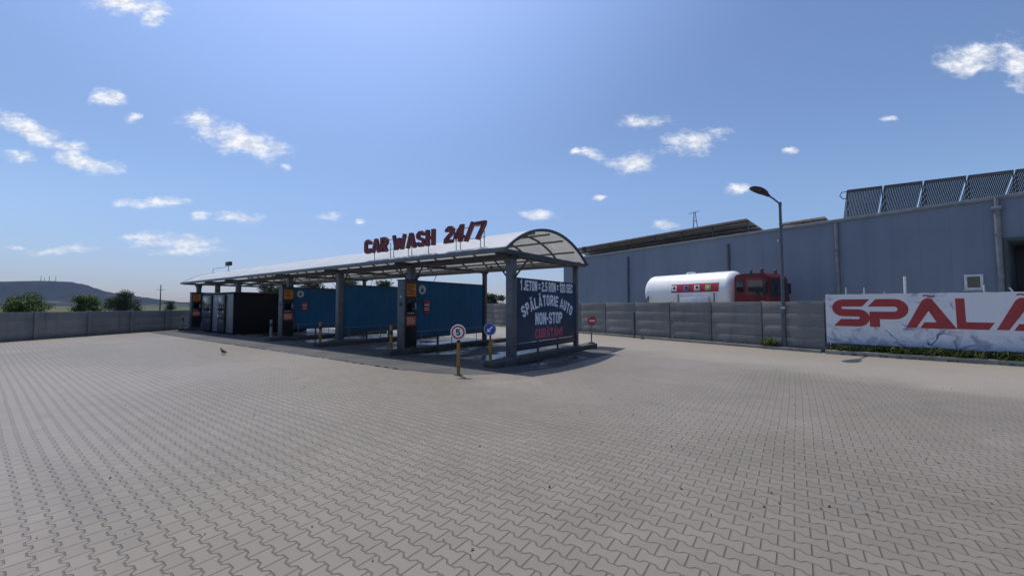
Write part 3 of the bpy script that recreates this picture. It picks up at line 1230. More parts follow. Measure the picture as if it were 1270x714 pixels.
pb = cw(-.1, -.86, .17)
sb = thing('direction_sign', 'round blue sign with a white arrow on the plinth beside the price banner', 'road sign', pb, R(-8))
G().lathe([(.045, 0), (.045, .50)], 'Z', 16).build('post', 'yellow', sb)
G().lathe([(.03, .50), (.03, .98)], 'Z', 12).build('upper_post', 'steel_dark', sb)
G().box(-.02, .14, -.045, -.035, .48, .56, .003).build('small_plate', 'yellow', sb)
dd = disc(sb, .88, .175, 0, 'sign_blue', name='sign_plate')
ring_mesh(.158, .170, .88, -.0685).build('white_rim', 'white_dull', dd)
ar = [(-.018, .11), (.018, .11), (.018, -.03), (.065, -.03), (0, -.115), (-.065, -.03), (-.018, -.03)]
ca, sa = math.cos(R(-45)), math.sin(R(-45))
ar = [(x * ca - z * sa, x * sa + z * ca) for x, z in ar]
g = G()
g.prism(ar, lambda a, b, h: Vector((a, -.0685 - h, .88 + b)), .003)
g.build('arrow', 'white', dd)

pn = cw(.06, 5.48, .17)
sn = thing('no_entry_sign', 'round red sign with a white bar at the back corner of the canopy', 'road sign', pn, R(12))
G().lathe([(.03, 0), (.03, 1.08)], 'Z', 12).build('post', 'steel_grey', sn)
G().box(-.10, .10, -.10, .10, 0, .05, .01).build('base_block', 'plinth', sn)
dn = disc(sn, .92, .20, 0, 'sign_red', name='sign_plate')
G().box(-.13, .13, -.0715, -.0685, .89, .95).build('white_bar', 'white', dn)

_r = (786 - CX) / F_PX
_q = F1 - N_DIR * .62
_k = (_r * _q.y - _q.x) / (F_DIR.x - _r * F_DIR.y)
pw = _q + F_DIR * _k
sw = thing('wall_side_sign', 'small round blue sign seen nearly edge-on before the grey concrete wall', 'road sign', pw, R(68))
G().lathe([(.035, 0), (.035, 1.35)], 'Z', 12).build('post', 'steel_dark', sw)
dw = disc(sw, 1.12, .33, 0, 'sign_blue', name='sign_plate')
g = G()
g.prism([(x * 1.9, z * 1.9) for x, z in ar], lambda a, b, h: Vector((a, -.0685 - h, 1.12 + b)), .003)
g.build('arrow', 'white', dw)

# security light at the right end of the roof and a box with a rail at the far end
lt = thing('security_light', 'small dark floodlight on the back edge of the roof end', 'floodlight', cw(X_END - .1, Y_B - .55, EAVE + .42), CW_ANG)
G().tube([(0, .2, -.05), (.06, .45, .06)], .014, 8).build('arm', 'black', lt)
G().box(.0, .14, .40, .52, .02, .24, .01).build('lamp_head', 'black', lt)
y_, z_ = roof_pt(.3, .02)
rb = thing('roof_box', 'small dark box with a thin rail on top of the far roof end', 'roof fixture', cw(-24.2, y_, z_), CW_ANG)
G().tube([(0, 0, -.02), (0, 0, .42)], .02, 8).build('post', 'steel_dark', rb)
G().box(-.32, .32, -.10, .10, .36, .62, .01).build('box', 'black', rb)
G().tube([(-2.9, .0, -.02), (-2.9, 0, .30), (-.3, 0, .30)], .016, 8).build('rail', 'steel_grey', rb)

# ------------------------------------------------------------------ precast concrete walls
def precast_wall(name, label, p0, ang, length, h, step, rows, post_w=.16, flush=False):
    t = thing(name, label, 'concrete wall', p0, ang)
    n = int(round(length / step))
    st = length / n
    sh = -.06 if flush else 0
    for i in range(n + 1):
        if flush:
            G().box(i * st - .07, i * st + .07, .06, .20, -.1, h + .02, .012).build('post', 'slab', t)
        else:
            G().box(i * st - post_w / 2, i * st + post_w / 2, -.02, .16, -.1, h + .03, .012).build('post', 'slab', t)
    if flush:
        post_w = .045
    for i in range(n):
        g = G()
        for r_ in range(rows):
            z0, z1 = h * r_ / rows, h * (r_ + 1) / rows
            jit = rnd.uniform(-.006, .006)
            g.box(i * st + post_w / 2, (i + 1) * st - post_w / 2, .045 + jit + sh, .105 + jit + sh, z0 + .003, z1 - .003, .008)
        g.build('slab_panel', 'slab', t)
    return t


RW_LEN = (F1 - CORNER).length
wr = precast_wall('concrete_wall', 'grey precast concrete wall running right in front of the tanker truck', CORNER, F_ANG, RW_LEN, 1.87, 2.12, 4, flush=True)
LW_LEN = (CORNER - LW0).length + 16
wl = precast_wall('concrete_wall', 'low grey precast concrete wall along the left side of the yard', LW0 - LW_DIR * 16, math.atan2(LW_DIR.y, LW_DIR.x), LW_LEN - .3, 1.38, 2.45, 3)
wb = precast_wall('concrete_wall', 'grey precast concrete wall mostly covered by the SPÃLÃ banner', F1 + F2_DIR * .2, F2_ANG, 14.0, 1.87, 2.0, 4, flush=True)

# kerbs
kb = G()
kb.box(-3.2, RW_LEN - 3.45, -.42, -.30, -.1, .11, .015)
kb = tag(kb.build('kerb', 'kerb', None, loc=CORNER + F_DIR * 3.4, rot=F_ANG), kind='structure')
kb2 = tag(G().box(-.15, 14, -.46, -.33, -.1, .14, .015).build('kerb', 'kerb', None, loc=F1 + F2_DIR * .15, rot=F2_ANG), kind='structure')

# ------------------------------------------------------------------ the big banner
BH0, BH1, BLEN = .36, 2.11, 7.6
sbn = thing('water_print_banner', 'long white banner with red SPÃLÃ lettering and blue water splashes', 'banner', F1 + F2_DIR * .03 - Vector((-F2_DIR.y, F2_DIR.x, 0)) * .10, F2_ANG)
g = G()
nx = 40
vs, fs = [], []
for i in range(nx + 1):
    x = BLEN * i / nx
    sagt = .012 * math.sin(x * 5.2) ** 2
    for zz in (BH0 + .012 * math.sin(x * 3.1), BH1 - sagt):
        vs += [(x, -.006, zz), (x, .006, zz)]
for i in range(nx):
    a, b = i * 4, i * 4 + 4
    fs += [(a, b, b + 2, a + 2), (a + 1, a + 3, b + 3, b + 1), (a + 2, b + 2, b + 3, a + 3), (a, a + 1, b + 1, b)]
fs += [(0, 2, 3, 1), (nx * 4, nx * 4 + 1, nx * 4 + 3, nx * 4 + 2)]
g.add(vs, fs)
g.build('banner_sheet', 'water_banner', sbn, smooth=False)


def bx(px):
    """photo column -> metres along the banner"""
    r_ = (px - CX) / F_PX
    q = F1 + F2_DIR * .03
    return (r_ * q.y - q.x) / (F2_DIR.x - r_ * F2_DIR.y)


CAPB, CAPT = BH1 - .645 * (BH1 - BH0), BH1 - .105 * (BH1 - BH0)
CH = CAPT - CAPB


def bfn(a, b, h):
    return Vector((a, -.0065 - h, b))


def letter_strip(pts_, x0, x1, w, c0=0, c1=0):
    g_ = G()
    q = [(x0 + a * (x1 - x0), CAPB + b * CH) for a, b in pts_]
    strip_prism(g_, strip(q, w * CH, c0, c1), bfn, .003)
    return g_.build('letter', 'banner_text_red', sbn, smooth=False)


xS0, xS1 = bx(1035), bx(1075)
asp = CH / (xS1 - xS0)


def uarc(cx, cy, ry, a0, a1):
    return [(cx + (a - cx) * asp, b) for a, b in arc(cx, cy, ry, a0, a1)]


letter_strip([(.96, .865)] + uarc(.26, .685, .18, 90, 270) + uarc(.72, .315, .18, 90, -90) + [(.07, .135)], xS0, xS1, .27, .1, .1)
xP0, xP1 = bx(1078), bx(1120)
aspP = CH / (xP1 - xP0)
asp = aspP
letter_strip([(.06, .865)] + uarc(.72, .64, .225, 90, -90) + [(.14, .415), (.14, .0)], xP0, xP1, .27, .1, 0)


def letter_A(x0, x1):
    def cv(a, b):
        return (x0 + (a - 520) / 315 * (x1 - x0), CAPB + (332 - b) / 170 * CH)
    poly = [(520, 331), (625, 176), (640, 165), (655, 161), (678, 161), (692, 166), (835, 333), (610, 333), (638, 297), (713, 297), (668, 232), (585, 331)]
    g_ = G()
    # cut into convex pieces that share edges so the face stays clean
    P = [cv(a, b) for a, b in poly]
    vs_ = [bfn(a, b, 0) for a, b in P] + [bfn(a, b, .003) for a, b in P]
    n_ = len(P)
    tri = [(0, 1, 10, 11), (1, 2, 3, 4, 5, 10), (5, 6, 9, 10), (6, 7, 8, 9)]
    fs_ = [tuple(reversed(q)) for q in tri] + [tuple(i + n_ for i in q) for q in tri]
    fs_ += [(i, (i + 1) % n_, n_ + (i + 1) % n_, n_ + i) for i in range(n_)]
    g_.add(vs_, fs_)
    o_ = g_.build('letter', 'banner_text_red', sbn, smooth=False)
    g_ = G()
    xm = (x0 + x1) / 2 - .02 * (x1 - x0)
    wv = .12 * (x1 - x0)
    tl = [(xm - wv + 2 * wv * i / 12, CAPT + .085 + .022 * math.sin(2 * PI * i / 12)) for i in range(13)]
    strip_prism(g_, strip(tl, .045), bfn, .003)
    g_.build('tilde', 'banner_text_red', o_, smooth=False)


letter_A(bx(1122), bx(1184.5))
xL0, xL1 = bx(1183.5), bx(1231)
g = G()
wl_, hl = (xL1 - xL0), CH
Lp = [(0, 1), (.25, 1), (.27, .23), (1, .23), (.85, 0), (.02, 0)]
P = [(xL0 + a * wl_, CAPB + b * hl) for a, b in Lp]
vs = [bfn(a, b, 0) for a, b in P] + [bfn(a, b, .003) for a, b in P]
tri = [(0, 1, 2, 5), (2, 3, 4, 5)]
fs = [tuple(reversed(q)) for q in tri] + [tuple(i + 6 for i in q) for q in tri] + [(i, (i + 1) % 6, 6 + (i + 1) % 6, 6 + i) for i in range(6)]
g.add(vs, fs)
g.build('letter', 'banner_text_red', sbn, smooth=False)
wA = bx(1184.5) - bx(1122)
letter_A(bx(1233), bx(1233) + wA)
# rope ties along the banner top
g = G()
for i in range(9):
    x = .1 + i * .92
    g.tube([(x, -.008, BH1 - .05), (x, .02, BH1 + .015), (x + .02, .09, BH1 - .12)], .006, 6)
g.build('rope_tie', 'white_dull', sbn)

# thin posts rising behind the banner
for i, (px, py, mt, lab) in enumerate(((1049.6, 356, 'white_dull', 'thin short pale post above the left end of the banner'),
                                       (1072, 356, 'white_dull', 'thin short pale post above the letter P of the banner'),
                                       (1097, 361, 'white_dull', 'stubby pale post above the gap between P and Ã'),
                                       (1123, 342, 'white', 'tallest white post above the first Ã of the banner'),
                                       (1221, 352, 'white_dull', 'thin pale post above the letter L, under the warehouse window'),
                                       (1257, 356, 'white', 'bent white post near the brown door above the banner'))):
    r_ = (px - CX) / F_PX
    q = F1 + Vector((-F2_DIR.y, F2_DIR.x, 0)) * .25
    kk = (r_ * q.y - q.x) / (F2_DIR.x - r_ * F2_DIR.y)
    b_ = q + F2_DIR * kk
    top = at(px, py, b_.y).z
    t = thing('fence_post', lab, 'post', b_, F2_ANG, 'pale posts behind the banner')
    w_ = .035 if i == 3 else .02
    pts_ = [(0, 0, 0), (0, 0, top - .15), (0 if i != 5 else -.07, 0, top)]
    G().tube(pts_, w_, 10).build('tube', mt, t)
    G().lathe([(w_ * 1.2, top - .02), (w_ * 1.2, top + .005)], 'Z', 10, (pts_[2][0], 0, 0)).build('cap', 'steel_grey', t)

# ------------------------------------------------------------------ street lamp
lp = gp(973, 433)
toL = -N_DIR
sl = thing('street_lamp', 'tall grey street lamp with a dark paddle-shaped head beside the concrete wall', 'street lamp', lp, math.atan2(toL.y, toL.x))
hp = at(971.5, 252, lp.y).z
G().lathe([(.085, .02), (.083, 1.6), (.06, 1.62), (.048, hp)], 'Z', 18).build('pole', 'lamp_grey', sl)
G().lathe([(.15, .0), (.15, .02)], 'Z', 18).build('base_plate', 'steel_dark', sl)
G().lathe([(.092, 1.58), (.092, 1.66)], 'Z', 18).build('collar', 'alu', sl)
G().lathe([(.056, hp - .12), (.056, hp + .03), (.03, hp + .05)], 'Z', 16).build('pole_cap', 'lamp_grey', sl)
G().tube([(0, 0, hp - .03), (.55, 0, hp + .09), (1.05, 0, hp + .16)], .032, 10).build('arm', 'lamp_grey', sl)
hd = G()
st_ = [(0.95, .05, .05, .245), (1.10, .07, .06, .28), (1.30, .13, .065, .33), (1.55, .16, .06, .385), (1.78, .15, .045, .43), (1.92, .09, .03, .455), (1.97, .02, .01, .465)]
vs, fs = [], []
n_ = 16
for (x, wy, wz, zz) in st_:
    for k in range(n_):
        a = 2 * PI * k / n_
        x_ = .95 + (x - .95) * 1.3
        vs.append((x_, wy * 1.3 * math.cos(a), hp + zz * .60 - .01 + wz * 1.2 * math.sin(a) * (1 if math.sin(a) > 0 else .5)))
for i in range(len(st_) - 1):
    for k in range(n_):
        k2 = (k + 1) % n_
        fs.append((i * n_ + k, i * n_ + k2, (i + 1) * n_ + k2, (i + 1) * n_ + k))
fs += [tuple(range(n_ - 1, -1, -1)), tuple((len(st_) - 1) * n_ + k for k in range(n_))]
hd.add(vs, fs)
hdo = hd.build('lamp_head', 'black', sl)
G().box(0, .46, -.10, .10, -.012, .0, .004, Matrix.Translation((1.42, 0, hp + .155)) @ Matrix.Rotation(R(-6.0), 4, 'Y')).build('lens', 'glass_dark', hdo)
G().box(-.04, .04, -.13, -.06, hp - 1.55, hp - 1.45, .008).build('sensor', 'alu', sl)

# ------------------------------------------------------------------ warehouse
D_B = 9.5
B0 = F0 + N_DIR * D_B
wh = thing('warehouse', 'long flat-roofed blue-grey metal warehouse behind the concrete wall', 'warehouse', B0, F_ANG)
K0, KO, KO2, K9, HB = -12.9, 15.62, 19.4, 46.0, 6.46
g = G()
g.box(K0, KO, 0, 22, -.1, HB)
g.box(KO + .003, KO2, 3.2, 22, -.1, HB)
g.box(KO2 + .003, K9, 0, 22, -.1, HB)
g.box(KO + .003, KO2, 0, 3.197, 4.5, HB)
g.build('wall', 'wall_sheet', wh, smooth=False)
G().box(K0 - .05, K9 + .05, -.06, .0 - .002, HB - .14, HB + .03, .006).build('parapet_trim', 'steel_grey', wh)
G().box(K0 + .2, K9 - .2, .2, 21.8, HB + .004, HB + .03).build('roof_bounce_sheet', 'bounce_sheet', wh)  # pale sheet added to bounce light up onto the solar panel undersides
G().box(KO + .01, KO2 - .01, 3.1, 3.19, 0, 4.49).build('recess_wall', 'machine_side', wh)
dd_ = G().box(KO + .45, KO + 1.75, .35, .42, 0, 2.95, .01).build('door', 'brown_door', wh)
G().box(KO + .58, KO + 1.62, .335, .35, 1.3, 2.7, .004).build('door_panel', 'machine_side', dd_)
g = G()
g.box(KO - .10, KO + .0, -.05, .0 - .002, -.05, 4.6)
g.box(KO + .0, KO2, -.05, -.002, 4.48, 4.6)
g.build('opening_frame', 'rib', wh)
for (px, zt, hop) in ((780, 5.9, 0), (905, 5.9, 0), (1041, 6.3, 0), (1243, 5.9, 1)):
    r_ = (px - CX) / F_PX
    kk = (r_ * B0.y - B0.x) / (F_DIR.x - r_ * F_DIR.y)
    g = G()
    g.tube([(kk, -.10, 0), (kk, -.10, zt)], .075 if not hop else .10, 12)
    if hop:
        g.box(kk - .15, kk + .15, -.22, -.01, zt - .05, zt + .10, .02)
        g.tube([(kk, -.10, zt), (kk, -.10, zt + .5)], .07, 10)
    for z in (1.2, 3.0, 4.8):
        g.box(kk - .11, kk + .11, -.20, -.01, z - .025, z + .025)
    g.build('downpipe', 'lamp_grey' if px < 1000 else 'door_grey', wh)
r1, r2 = (1197 - CX) / F_PX, (1221 - CX) / F_PX
ka = (r1 * B0.y - B0.x) / (F_DIR.x - r1 * F_DIR.y)
kb_ = (r2 * B0.y - B0.x) / (F_DIR.x - r2 * F_DIR.y)
g = G()
z0, z1 = 2.42, 3.1
g.box(ka, kb_, -.05, -.002, z0, z0 + .09, .006)
g.box(ka, kb_, -.05, -.002, z1 - .09, z1, .006)
g.box(ka, ka + .09, -.052, -.003, z0 + .09, z1 - .09, .006)
g.box(kb_ - .09, kb_, -.052, -.003, z0 + .09, z1 - .09, .006)
wf = g.build('window', 'white_dull', wh)
G().box(ka + .09, kb_ - .09, -.02, -.004, z0 + .09, z1 - .09).build('pane', 'glass_dark', wf)
G().box(ka - .05, kb_ + .05, -.10, -.004, z0 - .05, z0 - .003, .006).build('sill', 'alu', wf)

# roof solar panels: near edge high, sloping away
def pv_row(k0, k1, d0, zt, length, label, panels):
    t = thing('solar_array', label, 'solar panels', F0 + N_DIR * d0 + Vector((0, 0, 0)), F_ANG, 'solar panel rows on the warehouse roof')
    slope = R(12)
    w_ = (k1 - k0) / panels
    nrow = 2
    ln = length / nrow
    for i in range(panels):
        for j in range(nrow):
            ya, yb = j * ln + .01, (j + 1) * ln - .01
            m4 = Matrix.Translation((k0 + i * w_, 0, zt)) @ Matrix.Rotation(-slope, 4, 'X')
            p_ = G().box(.01, w_ - .01, ya, yb, -.035, .0, .004, m4).build('solar_panel', 'pv_back', t)
            G().box(.03, w_ - .03, ya + .02, yb - .02, .001, .004, 0, m4).build('cell_face', 'pv_face', p_)
    g = G()
    m4 = Matrix.Translation((k0, 0, zt)) @ Matrix.Rotation(-slope, 4, 'X')
    for y in (.35, ln - .3, ln + .4, length - .3):
        g.box(0, k1 - k0, y - .03, y + .03, -.10, -.04, 0, m4)
    g.build('rail', 'steel_dark', t)
    n_ = max(2, int((k1 - k0) / 2.2))
    for i in range(n_ + 1):
        x = k0 + .1 + (k1 - k0 - .2) * i / n_
        for y in (.4, length - .4):
            zz = zt - y * math.sin(slope) - .08
            G().box(x - .03, x + .03, y - .03, y + .03, HB + .033, zz, .003).build('support_leg', 'steel_dark', t)
    return t


pv_row(-12.4, 4.84, 10.05, 7.55, 3.4, 'long dark tilted row of solar panels on the left part of the warehouse roof', 16)
pv_row(5.55, 8.2, 13.0, 7.42, 3.2, 'short separate row of solar panels behind the lamp head on the roof', 3)

# evacuated tube collectors
ca0 = Vector((18.75, 21.6, 0))
cdir = Vector((5.2, -3.3, 0)).normalized()
cang = math.atan2(cdir.y, cdir.x)
ntw, gapc = 1.42, .12
proto = None
labs = ['leftmost evacuated tube solar collector, ending in a looped pipe', 'second tube solar collector from the looped pipe', 'third tube solar collector, above the blank warehouse wall', 'rightmost tube solar collector, standing above the warehouse window']
for i in range(5):
    p_ = ca0 + cdir * (i * (ntw + gapc))
    lab = labs[i] if i < 4 else 'tube solar collector above the dark warehouse opening'
    if proto is None:
        t = thing('tube_collector', lab, 'solar collector', (p_.x, p_.y, 0), cang, 'tube solar collectors on the warehouse roof')
        zt, ln, tl = 8.07, 1.75, R(45)
        cy_, sy_ = math.cos(tl), math.sin(tl)
        G().box(-.02, ntw + .02, -.07, .09, zt - .07, zt + .08, .015).build('manifold', 'steel_dark', t)
        g = G()
        for q in range(21):
            x = .05 + (ntw - .1) * q / 20
            g.tube([(x, .02, zt - .03), (x, .02 + ln * cy_, zt - .03 - ln * sy_)], .029, 8)
        g.build('glass_tubes', 'tube_glass', t)
        g = G()
        for x in (-.01, ntw + .01):
            g.tube([(x, .0, zt), (x, ln * cy_, zt - ln * sy_)], .022, 6)
            g.tube([(x, .0, zt), (x, .0, HB)], .022, 6)
            g.tube([(x, .0, HB + .4), (x, ln * cy_ * .8, HB + .1)], .016, 6)
        g.build('stand', 'steel_dark', t)
        G().box(-.02, ntw + .02, ln * cy_ - .02, ln * cy_ + .04, zt - ln * sy_ - .06, zt - ln * sy_ + .0, .008).build('bottom_rail', 'alu', t)
        proto = t
    else:
        t = copy_tree(proto)
        t.location = (p_.x, p_.y, 0)
        t['label'] = lab
    if i == 0:
        pass
g = G()
g.tube([(0, 0, zt), (-.25, .0, zt - .02), (-.33, .0, zt - .2), (-.22, 0, zt - .36), (-.02, .02, zt - .42)], .025, 8)
g.build('looped_pipe', 'steel_dark', proto)

# mast on the warehouse roof
mp = at(862, 300, 36)
ms_ = thing('roof_mast', 'small lattice mast standing behind the solar panel row', 'mast', (mp.x, mp.y, HB), F_ANG)
mh = at(862, 263, 36).z - HB
for a in range(3):
    an = a * 2 * PI / 3 + .5
    G().tube([(.5 * math.cos(an), .5 * math.sin(an), 0), (.06 * math.cos(an), .06 * math.sin(an), mh)], .035, 6).build('leg', 'steel_dark', ms_)
g = G()
for z in (.25, .45, .62, .78):
    r_ = .5 + (.06 - .5) * z
    q = [(r_ * math.cos(a * 2 * PI / 3 + .5), r_ * math.sin(a * 2 * PI / 3 + .5), mh * z) for a in range(3)]
    g.tube([q[0], q[1], q[2], q[0]], .022, 6)
g.build('bracing', 'steel_dark', ms_)
G().tube([(-.55, 0, mh - .05), (.5, 0, mh + .0)], .025, 6).build('crossbar', 'steel_dark', ms_)

# ------------------------------------------------------------------ tanker truck
tk = F0 + N_DIR * 4.9
tt = thing('tanker_truck', 'white tank truck with a red band and red cab parked behind the wall', 'truck', tk, F_ANG)
TX0, TX1, TR, TZ, TY = .12, 6.35, 1.12, 2.62, 1.22
prof = []
for i in range(8):
    a = PI / 2 * i / 7
    prof.append((max(.02, TR * math.sin(a)), TX0 + .55 * (1 - math.cos(a))))
for i in range(8):
    a = PI / 2 * (1 - i / 7)
    prof.append((max(.02, TR * math.sin(a)), TX1 - .5 * (1 - math.cos(a))))
tank = G().lathe(prof, 'X', 48, (0, TY, TZ)).build('tank', 'tank', tt)
# red band hugging the tank
g = G()
vs, fs = [], []
x0, x1 = 2.5, 5.55
for i in range(9):
    a = R(-5 + 27 * i / 8)
    for x in (x0, x1):
        for r_ in (TR + .002, TR + .008):
            vs.append((x, TY - r_ * math.cos(a), TZ + r_ * math.sin(a)))
for i in range(8):
    a, b = i * 4, i * 4 + 4
    fs += [(a + 1, b + 1, b + 3, a + 3), (a, a + 2, b + 2, b), (a, b, b + 1, a + 1), (a + 2, a + 3, b + 3, b + 2)]
fs += [(0, 1, 3, 2), (32, 34, 35, 33)]
g.add(vs, fs)
band = g.build('red_band', 'sign_red', tank)
for (x, mt) in ((2.53, 'white'), (3.35, 'emblem_blue'), (4.05, 'white_dull'), (4.75, 'emblem_green')):
    m4 = Matrix.Translation((x, TY, TZ)) @ Matrix.Rotation(R(-8.5), 4, 'X') @ Matrix.Translation((0, -TR - .016, 0))
    e_ = G().box(0, .36, -.006, .012, -.17, .17, .003, m4).build('emblem', mt, band)
    g = G()
    g.lathe([(.085, 0), (.085, .005)], 'Y', 18, (.18, -.012, .02))
    bmesh.ops.transform(g.bm, matrix=m4, verts=g.bm.verts)
    g.build('emblem_mark', 'black' if mt != 'emblem_green' else 'white_dull', e_)
g = G()
g.lathe([(.28, TZ + TR - .03), (.28, TZ + TR + .08), (.2, TZ + TR + .1)], 'Z', 20, (3.2, TY, 0))
g.build('manhole', 'tank', tank)
for x in (1.1, 2.2, 3.75, 5.45):
    G().lathe([(TR - .01, x - .02), (TR + .007, x - .012), (TR + .007, x + .012), (TR - .01, x + .02)], 'X', 48, (0, TY, TZ)).build('weld_seam', 'tank', tank)
g = G()
for y in (TY - .2, TY + .2):
    g.tube([(-.06, y, 1.2), (-.06, y, 3.0), (.3, y, TZ + TR + .06)], .02, 8)
for i in range(7):
    g.tube([(-.06, TY - .2, 1.3 + .27 * i), (-.06, TY + .2, 1.3 + .27 * i)], .014, 6)
g.build('ladder', 'steel_grey', tt)
G().box(.4, 8.1, .75, 1.7, .85, 1.15, .01).build('chassis', 'black', tt)
g = G()
for x in (1.0, 2.6, 4.2, 5.8):
    g.box(x - .1, x + .1, .45, 2.0, 1.15, 1.78, .01)
g.build('tank_saddle', 'steel_dark', tt)
G().box(3.15, 4.95, .02, .55, 1.55, 2.22, .02).build('side_locker', 'white_dull', tt)
g = G()
for x in (3.0, 5.3):
    g.tube([(x, .05, 1.2), (x, .05, 2.45)], .03, 8)
g.tube([(.25, .1, 1.2), (.75, .1, 2.35)], .03, 8)
g.tube([(.75, .1, 1.2), (.75, .1, 2.35)], .03, 8)
g.build('side_rail', 'black', tt)
for x in (1.4, 2.75, 7.3):
    for y in (.14, 2.3):
        w_ = G().lathe([(.3, -.14), (.5, -.14), (.52, -.1), (.52, .1), (.5, .14), (.3, .14)], 'Y', 28, (x, y, .52)).build('wheel', 'rubber', tt)
        G().lathe([(.28, -.1), (.28, .1)], 'Y', 20, (x, y, .52)).build('rim', 'alu', w_)
# cab
g = G()
cabp = [(6.45, 1.0), (8.22, 1.0), (8.26, 1.9), (8.16, 3.2), (7.95, 3.44), (6.6, 3.44), (6.45, 3.3)]
g.prism(cabp, lambda a, b, h: Vector((a, .02 + h, b)), 2.4)
bmesh.ops.bevel(g.bm, geom=[e for e in g.bm.edges], offset=.05, segments=2, affect='EDGES')
cab = g.build('cab', 'red', tt)
dr = G().box(7.1, 8.02, .0, .016, 1.25, 3.16, .004).build('door', 'red', tt)
G().prism([(7.2, 2.35), (7.98, 2.2), (7.92, 3.05), (7.2, 3.05)], lambda a, b, h: Vector((a, -.006 - h * .5 + .004, b)), .012).build('window', 'glass_dark', dr)
G().box(7.16, 7.3, -.03, .0 - .001, 1.95, 2.0, .004).build('handle', 'black', dr)
G().box(6.6, 6.95, .004, .018, 2.45, 3.05, .004).build('sleeper_window', 'glass_dark', tt)
g = G()
fx = lambda z: 8.26 - (z - 1.9) * .1 / 1.3 + .004
g.add([(fx(2.2), .16, 2.2), (fx(2.2), 2.28, 2.2), (fx(3.12), 2.22, 3.12), (fx(3.12), .22, 3.12),
       (fx(2.2) + .012, .16, 2.2), (fx(2.2) + .012, 2.28, 2.2), (fx(3.12) + .012, 2.22, 3.12), (fx(3.12) + .012, .22, 3.12)],
      [(0, 1, 2, 3), (4, 7, 6, 5), (0, 4, 5, 1), (1, 5, 6, 2), (2, 6, 7, 3), (3, 7, 4, 0)])
ws = g.build('windscreen', 'glass_dark', tt, smooth=False)
g = G()
g.tube([(8.30, .4, 2.24), (8.26, 1.1, 2.75)], .012, 6)
g.tube([(8.30, 1.4, 2.24), (8.26, 2.05, 2.7)], .012, 6)
g.build('wiper', 'black', ws)
G().box(8.24, 8.32, .3, 2.14, 1.45, 1.95, .01).build('grille', 'black', tt)
G().box(8.22, 8.42, .0, 2.44, .72, 1.15, .03).build('bumper', 'red', tt)
for y in (.3, 2.0):
    G().box(8.42, 8.44, y - .12, y + .26, .85, 1.02, .008).build('headlight', 'white_dull', tt)
for y in (-.22, 2.55):
    g = G()
    g.box(8.1, 8.22, y - .08, y + .14, 2.35, 2.95, .02)
    g.tube([(8.1, y + .05, 2.85), (8.0, .3 if y < 1 else 2.1, 3.15)], .015, 6)
    g.build('mirror', 'black', tt)
for y in (.35, 1.95):
    b_ = G().lathe([(.09, 3.44), (.09, 3.5), (.075, 3.68), (.03, 3.72)], 'Z', 16, (7.75, y, 0)).build('beacon', 'beacon', tt)
g = G()
g.tube([(7.2, .5, 3.43), (7.2, .5, 3.85)], .012, 6)
g.build('aerial', 'black', tt)
G().box(6.5, 8.05, -.008, .0, 1.72, 1.78).build('pale_stripe', 'white_dull', tt)
G().lathe([(.08, 2.0), (.08, 3.7), (.07, 3.75)], 'Z', 12, (6.4, 2.1, 0)).build('exhaust', 'steel_dark', tt)

# ------------------------------------------------------------------ vegetation
def leaf_cloud(g, blobs, n, size, seed, flat=.0):
    q = random.Random(seed)
    tot = sum(b[3] * b[3] for b in blobs)
    vs, fs = [], []
    for (cx, cy, cz, r, rz) in blobs:
        m_ = int(n * r * r / tot)
        for _ in range(m_):
            while True:
                d = Vector((q.gauss(0, 1), q.gauss(0, 1), q.gauss(0, 1)))
                if d.length > .01:
                    break
            d.normalize()
            rr = (q.random() ** .45)
            nz = noise.noise(Vector((cx + d.x * 2.2, cy + d.y * 2.2, cz + d.z * 2.2)))
            rr *= 1 + .55 * nz
            p = Vector((cx + d.x * r * rr, cy + d.y * r * rr, cz + d.z * rz * rr))
            if p.z < .05:
                continue
            s_ = size * q.uniform(.6, 1.4)
            nrm = (d * .5 + Vector((q.gauss(0, .7), q.gauss(0, .7), q.gauss(.3, .7)))).normalized()
            u = nrm.orthogonal().normalized()
            u.rotate(Matrix.Rotation(q.uniform(0, 6.28), 3, nrm))
            w = nrm.cross(u)
            b0 = len(vs)
            vs += [p - u * s_, p + w * s_ * .5 - u * s_ * .1, p + u * s_, p - w * s_ * .5 + u * s_ * .1]
            fs.append((b0, b0 + 1, b0 + 2, b0 + 3))
    g.add(vs, fs)
    return g


def bush(pos, w, h, seed, label, name='bush', cat='bush', leaf='leaf_a', group='bushes and trees beyond the left wall', n=9000, trunk=.12, size=.11):
    q = random.Random(seed)
    t = thing(name, label, cat, pos, q.uniform(0, 6), group)
    w *= .84
    h *= 1.22
    blobs = []
    for i in range(20):
        a = q.uniform(0, 6.28)
        rr = q.uniform(.1, .66) * w / 2
        z = q.uniform(.10, .78) * h
        r = q.uniform(.18, .30) * w * (1.0 - .3 * z / h)
        r = min(r, w * .3)
        blobs.append((rr * math.cos(a), rr * math.sin(a), min(z, h - r * .62), r, r * .75 * min(1.0, h / w * 1.2)))
    g = leaf_cloud(G(), blobs, n, size, seed)
    g.build('crown', leaf, t, smooth=False)
    g = G()
    g.tube([(0, 0, -.05), (.05, .02, h * .35), (.0, .06, h * .7)], [trunk, trunk * .7, trunk * .3], 8)
    for i in range(6):
        a = i * 1.05 + q.uniform(-.3, .3)
        z = h * q.uniform(.1, .35)
        g.tube([(0, 0, z), (.22 * w * math.cos(a), .22 * w * math.sin(a), z + h * .25), (.36 * w * math.cos(a), .36 * w * math.sin(a), z + h * .42)], [trunk * .6, trunk * .35, trunk * .12], 6)
    g.build('trunk', 'bark', t)
    return t


def far(px, Y):
    return Vector(((px - CX) / F_PX * Y, Y, 0))


